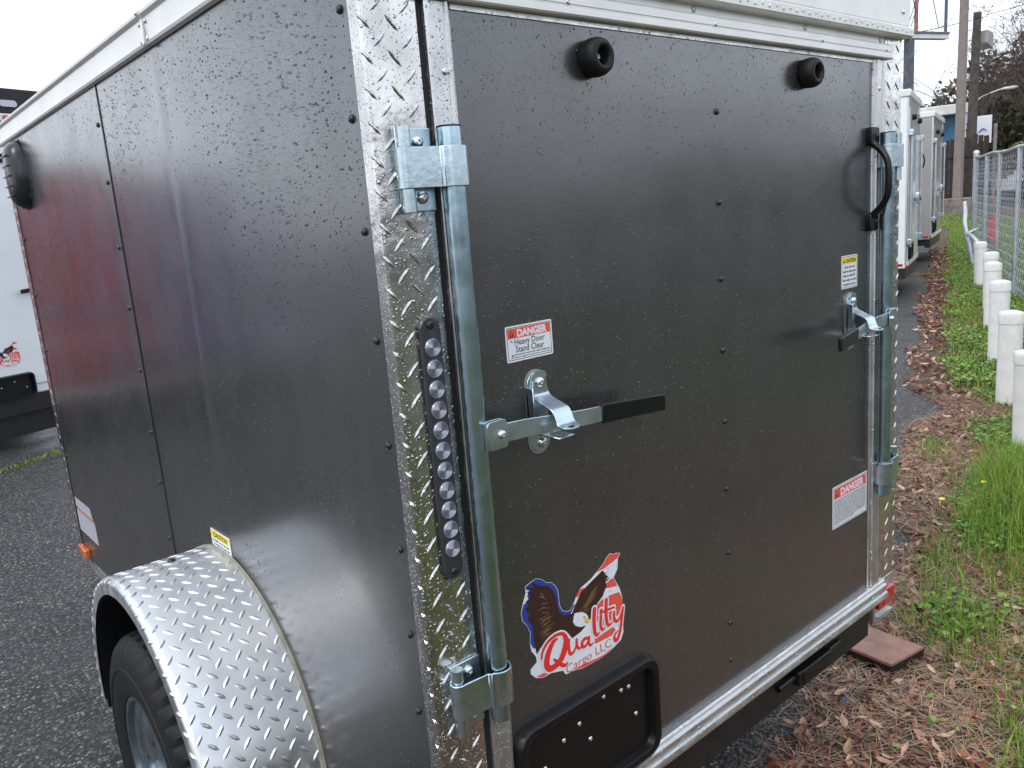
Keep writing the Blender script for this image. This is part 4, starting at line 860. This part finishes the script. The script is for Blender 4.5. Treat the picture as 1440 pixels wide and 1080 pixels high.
up = Vector((28.7, 10.05, .85)); UP = empty('utility_pole', up, label='dark wooden utility pole with a grey floodlight box near its top', cat='pole')
MB().tube([(-.05, 0, 0), (.2, 0, 5.95)], [.17, .12], 10).build('shaft', 'upole', UP)
MB().box(.05, .34, -.06, .06, 5.78, 5.86).build('crossarm', 'upole', UP, 0)
fl = MB().prism([(.36, 5.0), (.86, 4.86), (.92, 5.0), (.90, 5.36), (.45, 5.42)], lambda a, b, d: (a, d, b), -.25, .25).build('floodlight', plain('floodlight_grey', (.30, .29, .27), .5, .2, .1), UP, 0, .03)
MB().tube(catmull([(.80, 0, 4.9), (.72, 0, 4.68), (.50, 0, 4.62), (.2, 0, 4.62)], 3), .02, 6).build('conduit', 'sign_steel', UP)
u2 = Vector((30.8, 8.35, .8)); U2 = tag(MB().tube([(0, 0, 0), (.55, -.1, 3.6), (.9, -.2, 6.5)], [.22, .2, .15], 10).build('utility_pole', 'upole', None), 'leaning brown pole at the right edge beyond the chain-link fence', 'pole'); U2.location = u2
sl = Vector((35.6, 12.2, .88)); SL = empty('street_lamp', sl, R(-38), label='pale street lamp arm reaching right beyond the utility pole', cat='lamp')
MB().tube([(-.6, 0, 0), (-.6, 0, 3.5)], .07, 8).build('shaft', 'steel', SL); MB().tube(catmull([(-.6, 0, 3.4), (-.2, 0, 3.85), (.4, 0, 4.08), (.8, 0, 4.17)], 4), .028, 8).build('arm', 'alu_white', SL)
MB().lathe([(.02, 0), (.055, .08), (.07, .4), (.035, .62), (.001, .66)], (.72, 0, 4.16), (1, 0, .06), 12).build('lamp_head', 'alu_white', SL)
def wire(label, a, b, sag, r_=.012):
    a, b = Vector(a), Vector(b); pts = [a.lerp(b, i / 14) - Vector((0, 0, sag * 4 * (i / 14) * (1 - i / 14))) for i in range(15)]
    o = MB().tube([p - a for p in pts], r_, 5).build('cable', 'blackplastic', None); o.location = a; tag(o, label, 'cable')
wire('thin overhead cable crossing left past the sign frame to the utility pole', (15.5, 13.2, 5.0), (28.8, 9.75, 6.6), .25)
wire('thin overhead cable leaving the utility pole to the right', (28.8, 9.75, 6.65), (44.0, 7.0, 11.5), .5)
wire('thin overhead cable rising steeply up from the utility pole', (28.8, 9.75, 6.6), (26.0, 6.5, 10.5), .1, .008)

sh = site(29.5, -.9); SH = empty('open_shed', sh, R(21.5), label='blue clad shed with white fascia behind the board fence', cat='shed')
MB().box(.15, 4.4, -3.4, -.35, -.3, 2.95).build('wall', 'bluesteel', SH, 0); MB().box(-.05, 4.6, -3.6, .15, 2.93, 3.25).build('roof', 'wfacia', SH, 0, .03)
for x_ in (.0, 4.2): MB().box(x_, x_ + .14, -.02, .12, -.3, 2.93).build('post', 'wfacia', SH, 0)
# rotated so that the open blue side looks back down the row
SH.rotation_euler = (0, 0, R(111.5)); SH.location = site(31.2, -1.02)
sgp = Vector((32.4, 11.4, .88)); BS = empty('board_sign', sgp, R(-66), label='white board with a round blue and red emblem behind the utility pole', cat='sign')
MB().box(-.62, .62, -.02, .02, 2.0, 2.98).build('board', 's_white', BS, 0, .01)
for x_ in (-.5, .5): MB().box(x_ - .03, x_ + .03, .02, .07, -.2, 2.9).build('post', 'wood', BS, 0)
mb = MB(); ribbon([(-.30 + .26 * math.cos(a), 2.46 + .30 * math.sin(a)) for a in [R(60 + 24 * i) for i in range(10)]], [.035] * 10, 0, .021, mb, REAR); mb.build('emblem_ring', 's_blue', BS, 0)
mb = MB(); ribbon([(-.35, 2.40), (-.22, 2.52), (-.05, 2.50), (-.12, 2.42)], [.03, .08, .07, .02], 0, .03, mb, REAR); mb.build('emblem_bird', 's_brown', BS, 0)
mb = MB(); ribbon([(-.15, 2.74), (-.02, 2.66), (.06, 2.55)], [.03, .05, .02], 0, .035, mb, REAR); mb.build('emblem_flash', 's_coral', BS, 0)
mb = MB(); ribbon([(.22, 2.40), (.34, 2.52), (.46, 2.44)], [.03, .04, .02], 0, .035, mb, REAR); mb.build('emblem_script', 's_blue', BS, 0)
bb = Vector((48.0, 14.75, .9)); o = MB().box(-1.1, 1.1, -.6, .6, 0, 3.75).build('blue_container', 'bluesteel', None, 0, .03); o.location = bb; o.rotation_euler = (0, R(2), R(-65)); tag(o, 'bright blue steel container beyond the parked cars at right', 'container')

# ------------------------------------------------------------------ parked cars behind the fence
def car(name, loc, rz, mat, label):
    c = empty(name, loc, rz, label=label, cat='car', group='cars parked beyond the chain-link fence')
    low = [(-2.2, .35), (-2.28, .62), (-2.2, .88), (-1.2, .98), (1.9, 1.02), (2.25, .92), (2.3, .55), (2.2, .32)]
    up = [(-1.25, .97), (-.45, 1.40), (.9, 1.44), (1.75, 1.00)]
    def ring(poly, y, k): return [(a, y, (b - .9) * k + .9 if b > 1.0 else b) for a, b in poly]
    MB().rings([[(a * .97, -.90, b) for a, b in low], [(a, -.84, b) for a, b in low], [(a, .84, b) for a, b in low], [(a * .97, .90, b) for a, b in low]]).build('body', mat, c, 35, .05, 3)
    MB().rings([[(a, -.80, b) for a, b in [(-1.2, .96), (-.45, .99), (.9, 1.0), (1.7, .98)]], [(a * .93, -.64, b) for a, b in up], [(a * .93, .64, b) for a, b in up], [(a, .80, b) for a, b in [(-1.2, .96), (-.45, .99), (.9, 1.0), (1.7, .98)]]]).build('windows', 'glass', c, 20)
    MB().box(-.46, .88, -.63, .63, 1.385, 1.455).build('roof', mat, c, 35, .03)
    for a, b in (((-1.2, .97), (-.46, 1.42)), ((.86, 1.43), (1.68, 1.0)), ((.2, 1.0), (.2, 1.43))):
        for s_ in (-1, 1): MB().tube([(a[0], s_ * .80, a[1]), (b[0], s_ * .645, b[1])], .035, 6).build('pillar', mat, c)
    for x_ in (-1.42, 1.4):
        for s_ in (-1, 1):
            w_ = MB().lathe([(.2, -.1), (.31, -.1), (.33, -.07), (.33, .07), (.31, .1), (.2, .1)], (x_, s_ * .82, .33), (0, s_, 0), 28).build('wheel', 'rubber', c)
            MB().lathe([(.205, .09), (.19, .07), (.05, .08), (.001, .085)], (x_, s_ * .82, .33), (0, s_, 0), 20).build('rim', 'steel', w_)
    for s_ in (-.6, .6):
        MB().box(-2.29, -2.2, s_ - .17, s_ + .17, .62, .76).build('headlight', 'lens', c, 35, .02); MB().box(2.22, 2.31, s_ - .17, s_ + .17, .7, .84).build('tail_light', 'red', c, 35, .02)
    return c
def sp_(s, t): v = site(s, t); return (v.x, v.y, v.z)
car('parked_car', sp_(29.5, -4.1), R(112), 'carwhite', 'white car in the lot beyond the chain-link fence, nearer the camera')
car('parked_car', sp_(37, -4.4), R(112), 'carwhite', 'white car farther back beyond the chain-link fence')
car('parked_car', sp_(44, -3.7), R(100), 'cargrey', 'silver car behind the white cars, just above the board fence')

# ------------------------------------------------------------------ trees and woods
def grow(rg, h, r0, spread, depth, up=.55, seg_=4):
    mb = MB(); twigs = []
    def br(p, d, l, r_, lv):
        pts = [p]; n = 4; dd = d.copy()
        for i in range(n):
            dd = (dd + Vector((rg.uniform(-1, 1), rg.uniform(-1, 1), rg.uniform(-.4, .9) * up)) * .20).normalized(); pts.append(pts[-1] + dd * l / n)
        mb.tube(pts, [r_ * (1 - .5 * i / n) for i in range(n + 1)], 6 if lv < 2 else 3, False)
        if lv >= depth: twigs.append(pts[-1]); return
        for _ in range(rg.choice((3, 3, 4)) if lv else 5):
            i = rg.randint(2, n); a = rg.uniform(0, 6.28); sd = Vector((math.cos(a), math.sin(a), 0)) * spread
            br(pts[i], (dd * .8 + sd + Vector((0, 0, .25 * up))).normalized(), l * rg.uniform(.5, .72), r_ * (1 - .5 * i / n) * .62, lv + 1)
    br(Vector((0, 0, -.2)), Vector((rg.uniform(-.05, .05), rg.uniform(-.05, .05), 1)), h * .42, r0, 0)
    return mb, twigs
protos = []
for k in range(4):
    mb, tw_ = grow(random.Random(20 + k), (7.5, 8.5, 7, 9)[k], .16, (.75, .6, .9, .7)[k], 5); me_o = mb.build('trunk', 'bark2' if k % 2 else 'bark', None, 60)
    tmb = MB(); rg = random.Random(40 + k)
    for p in tw_:
        for _ in range(3):
            d = Vector((rg.uniform(-1, 1), rg.uniform(-1, 1), rg.uniform(-.3, 1))).normalized() * rg.uniform(.2, .5); e = d.orthogonal().normalized() * .008; tmb.add([p - e, p + e, p + d], [(0, 1, 2)])
    tc_ = tmb.build('twigs', 'bark', None, 0); protos.append((me_o.data, tc_.data)); bpy.data.objects.remove(me_o); bpy.data.objects.remove(tc_)
trees = [(37, 12.9, 1.0, 0), (41, 15.0, .8, 1), (39, 10.5, 1.0, 2), (44, 13.2, 1.15, 3), (46, 16.5, .75, 2), (43, 9.2, 1.1, 1), (48, 10.8, 1.2, 0), (50, 14.6, 1.1, 1), (52, 8.2, 1.25, 3), (55, 11.0, 1.3, 2), (47, 6.0, 1.15, 0), (58, 15.0, 1.3, 0), (54, 4.0, 1.25, 1), (60, 8.0, 1.4, 3), (44, 18.5, .6, 3), (40, 11.6, 1.1, 3), (42.5, 11.2, 1.15, 0), (45, 12.0, 1.2, 2), (47, 13.0, 1.2, 1), (49, 12.4, 1.25, 3), (38.5, 9.0, 1.0, 1), (42, 7.4, 1.15, 0), (46, 8.6, 1.3, 2)]
def bare_tree(x, y, s_, k, lab):
    t = empty('bare_tree', (x, y, GZ(x, y)), random.uniform(0, 6), label=lab, cat='tree', group='bare trees on the far side of the lot'); t.scale = (s_, s_, s_)
    for nm, me in (('trunk', protos[k][0]), ('crown', protos[k][1])): o = bpy.data.objects.new(nm, me); COL.objects.link(o); o.parent = t
for x, y, s_, k in trees: bare_tree(x, y, s_, k, 'leafless winter tree in the brown woods beyond the parked cars')
def woods(name, spots, n, mats, label, sz=(.10, .35), seed=1):
    rg = np.random.default_rng(seed); c = np.array([spots[i] for i in rg.integers(0, len(spots), n)], float)
    d = rg.normal(size=(n, 3)); d /= np.linalg.norm(d, axis=1)[:, None]; r_ = rg.random(n) ** .42
    p = c[:, :3] + d * r_[:, None] * c[:, 3:6]; p[:, 2] = np.maximum(p[:, 2], .3)
    a = rg.normal(size=(n, 3)); a /= np.linalg.norm(a, axis=1)[:, None]; b = np.cross(a, rg.normal(size=(n, 3))); b /= np.linalg.norm(b, axis=1)[:, None]; L_ = rg.uniform(sz[0], sz[1], n)[:, None]
    v = np.stack([p - a * L_ * .5, p + b * L_ * .3, p + a * L_ * .5, p - b * L_ * .3], 1).reshape(-1, 3)
    o = stuff(name, v, 4, mats, rg.integers(0, len(mats), n)); return tag(o, label, 'woods', kind='stuff')
def stuff(name, v, k, mats, mi):
    nf = len(v) // k; me = bpy.data.meshes.new(name); me.vertices.add(len(v)); me.vertices.foreach_set('co', np.asarray(v, np.float32).ravel())
    me.loops.add(nf * k); me.loops.foreach_set('vertex_index', np.arange(nf * k, dtype=np.int32)); me.polygons.add(nf); me.polygons.foreach_set('loop_start', np.arange(0, nf * k, k, dtype=np.int32))
    for m in mats: me.materials.append(m)
    me.polygons.foreach_set('material_index', np.asarray(mi, np.int32)); me.update(calc_edges=True); me.validate(); o = bpy.data.objects.new(name, me); COL.objects.link(o); return o
WM = [foliage('thicket_' + k, c, .15, .8) for k, c in dict(brown=(.16, .108, .085), dark=(.075, .058, .048), rust=(.20, .13, .10), olive=(.10, .098, .05)).items()]
EV = [foliage('evergreen_' + k, c, .15, .7) for k, c in dict(a=(.055, .085, .03), b=(.035, .055, .022), c=(.09, .11, .045)).items()]
rg = random.Random(9)
sp1 = []
for i in range(60):
    s_ = rg.uniform(48, 66); t_ = rg.uniform(-20, -1.4) + (s_ - 48) * .10; x, y = S2(s_, t_); hh = rg.uniform(3.6, 4.9) * (1 if t_ < -4 else .8); sp1.append((x, y, .9 + hh * .9, rg.uniform(2, 3.4), rg.uniform(2, 3.4), hh))
woods('winter_woods', sp1, 110000, WM, 'dense brown leafless woods on the rise beyond the cars', (.14, .5))
sp2 = []
for i in range(16):
    s_ = rg.uniform(44, 52); t_ = rg.uniform(-3.0, 7.0); x, y = S2(s_, t_); hh = rg.uniform(1.2, 2.1); sp2.append((x, y, 2.6 + hh * .6, 1.6, 1.6, hh))
woods('evergreen_scrub', sp2, 26000, EV + WM[:1], 'low green scrub showing above the trailers and the shed', (.12, .4), 2)
sp3 = [(*S2(26.9, -1.9 - i * .42), 1.95 + .2 * math.sin(i * 2), .4, .4, .42) for i in range(3)]
woods('dead_vine', sp3, 6000, [STRAW[1], WM[3], WM[0]], 'withered tan vine heaped over the end of the board fence', (.03, .10), 3)
# trees all round the lot, behind the camera too: they darken the low reflections
sp4 = []
for i in range(70):
    a = R(rg.uniform(185, 400)); d = rg.uniform(38, 52); x, y = d * math.cos(a), d * math.sin(a)
    if abs(((math.degrees(a) % 360) + 180) % 360 - 180 - 15) < 22: continue
    hh = rg.uniform(1.6, 2.7); sp4.append((x, y, hh * .8, 4, 4, hh))
woods('far_woods', sp4, 42000, WM, 'belt of winter woods closing the view behind the lot', (.5, 1.3), 4)

# ------------------------------------------------------------------ leaf litter, straw, grass, weeds
GRID = RNG.random((64, 64))
def vnoise(x, y, f, off=0):
    x = x * f + off + 1000; y = y * f + off * 1.7 + 1000; xi = np.floor(x).astype(int); yi = np.floor(y).astype(int); fx = x - xi; fy = y - yi; fx = fx * fx * (3 - 2 * fx); fy = fy * fy * (3 - 2 * fy)
    g = lambda a, b: GRID[a % 64, b % 64]
    return (g(xi, yi) * (1 - fx) + g(xi + 1, yi) * fx) * (1 - fy) + (g(xi, yi + 1) * (1 - fx) + g(xi + 1, yi + 1) * fx) * fy
EDGE = np.vectorize(edge)
def scatter(n, s0, s1, t0, t1, dens):
    s = RNG.uniform(s0, s1, n); t = RNG.uniform(t0, t1, n); e = EDGE(s); k = RNG.random(n) < dens(s, t, e); s, t = s[k], t[k]
    x = s * UX - t * UY; y = s * UY + t * UX; z = .035 * np.clip(s - 5, 0, 25); return s, t, np.stack([x, y, z], 1)
def g2(s, t, s0, t0, a, b): return np.exp(-((s - s0) / a) ** 2 - ((t - t0) / b) ** 2)
# how grassy a spot is: grassy along the bollards, leafy by the asphalt
def grassy(s, t, e):
    d = e - t
    base = np.clip((d - .30 - .12 * vnoise(s, t, 3.1)) / .14, 0, 1) * np.clip((s - 2.2) / .6, 0, 1)
    far = np.clip((s - 4.8) / 1.2, 0, 1) * np.clip((d - .17 - .08 * vnoise(s, t, 2.1, 4)) / .12, 0, 1)
    near = 1.2 * g2(s, t, 1.88, -.70, .20, .13) + .6 * g2(s, t, 1.5, -.90, .25, .12) + .3 * g2(s, t, 2.6, -.60, .2, .08) + 1.3 * g2(s, t, 3.2, -1.0, .75, .22) + .5 * g2(s, t, 1.35, -.95, .3, .15) + .8 * g2(s, t, 4.15, -.56, .18, .07)
    near = near + .8 * g2(s, t, 3.0, -.78, .45, .09) + .8 * g2(s, t, 1.35, -.86, .22, .08) + .5 * g2(s, t, 2.4, -.62, .2, .06)
    return np.clip(np.maximum(np.maximum(base, far), near) * (.55 + 1.0 * vnoise(s, t, 5.3, 7)), 0, 1)
def litter_d(s, t, e):
    d = e - t
    inside = np.clip((d + .05) / .08, 0, 1)
    return inside * np.clip(1.15 - .95 * grassy(s, t, e), .06, 1) * np.clip(.45 + .9 * vnoise(s, t, 4.0, 3), 0, 1) * np.where(s < 6, 1, .55)
def basis(n, tilt):
    yaw = RNG.uniform(0, 2 * np.pi, n); a = RNG.normal(0, tilt, n); b = RNG.normal(0, tilt, n)
    ex = np.stack([np.cos(yaw) * np.cos(a), np.sin(yaw) * np.cos(a), np.sin(a)], 1); ey = np.stack([-np.sin(yaw) * np.cos(b), np.cos(yaw) * np.cos(b), np.sin(b)], 1); ez = np.cross(ex, ey); return ex, ey, ez
def leaves(s0, s1, t0, t1, n, size, name, label):
    s, t, p = scatter(n, s0, s1, t0, t1, litter_d); n = len(s); ex, ey, ez = basis(n, .38); L_ = RNG.uniform(*size, n); wd = L_ * RNG.uniform(.28, .48, n); cu = RNG.uniform(.1, .45, n); fo_ = RNG.uniform(.1, .9, n)
    xs = np.array([-.5, -.25, .05, .3, .5]); ws = np.array([.05, .75, 1.0, .7, .04]); V_ = np.zeros((n, 15, 3))
    for i in range(5):
        lob = 1 + .25 * np.sin(RNG.uniform(0, 6, n))
        for j, sd in enumerate((-1, 0, 1)):
            V_[:, i * 3 + j] = p + ex * (xs[i] * L_)[:, None] + ey * (sd * ws[i] * wd * .5 * lob)[:, None] + ez * (cu * L_ * (xs[i] ** 2) * 1.6 + abs(sd) * fo_ * wd * ws[i] * .35)[:, None]
    V_[:, :, 2] += (RNG.random(n) * .022 + .006)[:, None]
    q = []
    for i in range(4):
        for j in range(2): q += [i * 3 + j, i * 3 + j + 1, i * 3 + j + 4, i * 3 + j + 3]
    v = V_[:, q].reshape(-1, 3); mi = np.repeat(RNG.choice(5, n, p=[.25, .25, .14, .24, .12]), 8); o = stuff(name, v, 4, LEAF, mi); return tag(o, label, 'leaves', kind='stuff')
def blades(name, label, cat, s0, s1, t0, t1, n, h, w, mats, dens, lean=.35, flat_=False, hs=None):
    s, t, p = scatter(n, s0, s1, t0, t1, dens); n = len(s); yaw = RNG.uniform(0, 6.283, n); L_ = RNG.uniform(*h, n)
    if hs is not None: L_ = L_ * hs(s, t)
    d = np.stack([np.cos(yaw), np.sin(yaw), np.zeros(n)], 1); sd = np.stack([-np.sin(yaw), np.cos(yaw), np.zeros(n)], 1); up = np.array([0, 0, 1.])
    ww = RNG.uniform(*w, n)[:, None]; ln = np.abs(RNG.normal(0, lean, n))[:, None]; L2 = L_[:, None]
    if flat_:
        tz = RNG.normal(0, .16, n)[:, None]; P = [p + up * .004 * RNG.uniform(1, 7, n)[:, None]]; bend = RNG.normal(0, .25, n)[:, None]
        P.append(P[0] + (d + up * tz) * L2 * .5 + sd * bend * L2 * .2); P.append(P[0] + (d + up * tz * .2) * L2 + sd * bend * L2 * .0)
        ks = (1, 1, .6)
    else: P = [p, p + up * L2 * .5 + d * ln * L2 * .22, p + up * L2 * (1 - .25 * ln) + d * ln * L2 * .85]; ks = (1, .8, .08)
    q = [P[0] - sd * ww * .5, P[0] + sd * ww * .5, P[1] + sd * ww * .5 * ks[1], P[1] - sd * ww * .5 * ks[1], P[1] - sd * ww * .5 * ks[1], P[1] + sd * ww * .5 * ks[1], P[2] + sd * ww * .5 * ks[2], P[2] - sd * ww * .5 * ks[2]]
    v = np.stack(q, 1).reshape(-1, 3); mi = np.repeat(RNG.integers(0, len(mats), n), 2); o = stuff(name, v, 4, mats, mi); return tag(o, label, cat, kind='stuff')
leaves(.2, 5.2, -1.9, .4, 20000, (.022, .055), 'fallen_leaves', 'russet and maroon fallen leaves heaped along the near asphalt edge')
leaves(5.2, 16, -2.2, 0, 22000, (.03, .08), 'fallen_leaves', 'brown fallen leaves scattered along the far verge')
straw_d = lambda s, t, e: np.clip((e + .07 - t) / .12, 0, 1) * np.clip(1.1 - .75 * grassy(s, t, e), .1, 1) * np.clip(.3 + 1.1 * vnoise(s, t, 2.7, 9), 0, 1)
blades('pine_straw', 'dry tan pine straw matted over the near verge', 'straw', .2, 5.5, -1.9, .4, 85000, (.05, .13), (.0012, .0028), STRAW, straw_d, flat_=True)
gr = lambda s, t, e: grassy(s, t, e) * (e - t > .04)
tall = lambda s, t: .55 + 1.5 * g2(s, t, 3.25, -1.02, .75, .26) + .55 * g2(s, t, 2.15, -.62, .35, .16)
blades('grass', 'bright green grass tufts on the near verge', 'grass', 1.0, 5.6, -2.2, -.2, 75000, (.06, .15), (.0022, .0048), GRASS, gr, .5, hs=tall)
blades('grass', 'green grass along the far white posts', 'grass', 5.2, 22, -2.6, -.2, 60000, (.03, .09), (.006, .012), GRASS, gr, .6)
blades('grass', 'rough green grass on the verge behind the near leaves', 'grass', -6, .9, -3.4, -1.2, 26000, (.08, .18), (.010, .018), [GRASS[1], STRAW[1], WEED[2]], lambda s, t, e: np.clip(vnoise(s, t, 1.3, 8) * 1.6 - .25, 0, 1), .6)
def weeds(name, label, s0, s1, t0, t1, n, size, dens):
    s, t, p = scatter(n, s0, s1, t0, t1, dens); n = len(s); ex, ey, ez = basis(n, .35); r_ = RNG.uniform(*size, n)[:, None]; p = p + np.array([0, 0, 1.]) * (RNG.random(n) * .05 + .008)[:, None]; k = 6
    v = np.stack([p + ex * r_ * math.cos(6.283 * j / k) * (1.15 if j % 3 else .8) + ey * r_ * math.sin(6.283 * j / k) for j in range(k)], 1).reshape(-1, 3); o = stuff(name, v, k, WEED, RNG.integers(0, 3, n)); return tag(o, label, 'weeds', kind='stuff')
wd_ = lambda s, t, e: ((e - t) > .16) * np.clip(vnoise(s, t, 3.3, 21) * 2.2 - 1.75 + 1.25 * grassy(s, t, e), .004, .75)
weeds('clover', 'small round-leaved weeds between the leaves on the near verge', 1.0, 5.6, -2.0, -.25, 52000, (.006, .014), wd_)
weeds('clover', 'low leafy weeds on the far verge', 5.6, 16, -2.2, -.3, 60000, (.008, .018), wd_)
# moss line in the asphalt joint before the white trailer
def line_d(t0, w): return lambda s, t, e: np.exp(-((t - t0 - .03 * np.sin(s * 5)) / w) ** 2) * np.clip(vnoise(s, t * 0, 3.1, 5) * 2 - .3, 0, 1)
blades('moss', 'yellow-green moss line in the asphalt joint by the white trailer', 'moss', 1.2, 3.6, 5.45, 5.7, 5000, (.01, .035), (.006, .012), [GRASS[2], GRASS[1]], line_d(5.57, .03), .8)
def cross_d(s, t, e): return np.exp(-((s - 12.35 - .05 * np.sin(t * 4)) / .06) ** 2) * .8
blades('moss', 'weedy joint across the asphalt behind the tall white trailer', 'moss', 12.1, 12.6, -.6, 2.5, 3500, (.015, .05), (.01, .02), [GRASS[2], GRASS[1], STRAW[2]], cross_d, .8)
def foot_d(s, t, e): return np.clip(vnoise(s, t, 1.7, 2) * 2 - .5, 0, 1)
blades('grass', 'green patch at the foot of the board fence', 'grass', 20.5, 26, -1.4, -.45, 5000, (.05, .14), (.012, .02), GRASS, foot_d, .6)
# litter scraps and dandelions
for (s_, t_), c, l_ in (((1.35, -.38), 's_blue', 'tiny blue plastic scrap among the dead leaves'), ((5.9, -.78), 's_white', 'crumpled white paper scrap in the grass before the posts')):
    p = site(s_, t_, .03); mb = MB(); r_ = .010 if c == 's_blue' else .035; mb.add([(-r_, -r_ * .5, 0), (r_ * .2, -r_ * .6, r_ * .5), (r_, 0, .1 * r_), (r_ * .3, r_ * .7, r_ * .4), (-r_ * .8, r_ * .5, r_ * .2), (0, 0, -r_ * .3)], [(0, 1, 5), (1, 2, 5), (2, 3, 5), (3, 4, 5), (4, 0, 5), (0, 4, 3, 1), (1, 3, 2)])
    o = mb.build('litter_scrap', c, None, 0); o.location = p; tag(o, l_, 'litter')
for i, ((s_, t_), l_) in enumerate((((3.05, -.62), 'yellow dandelion bloom nearest the leaves'), ((3.35, -.80), 'yellow dandelion bloom among the tall grass'))):
    p = site(s_, t_, 0); d_ = empty('dandelion', p, label=l_, cat='flower'); MB().tube([(0, 0, 0), (.01, 0, .09)], .002, 5).build('stem', WEED[2], d_); MB().lathe([(.003, -.006), (.014, 0), (.013, .004), (.003, .008), (.001, .008)], (.01, 0, .092), (0, 0, 1), 14).build('bloom', 's_yellow', d_)
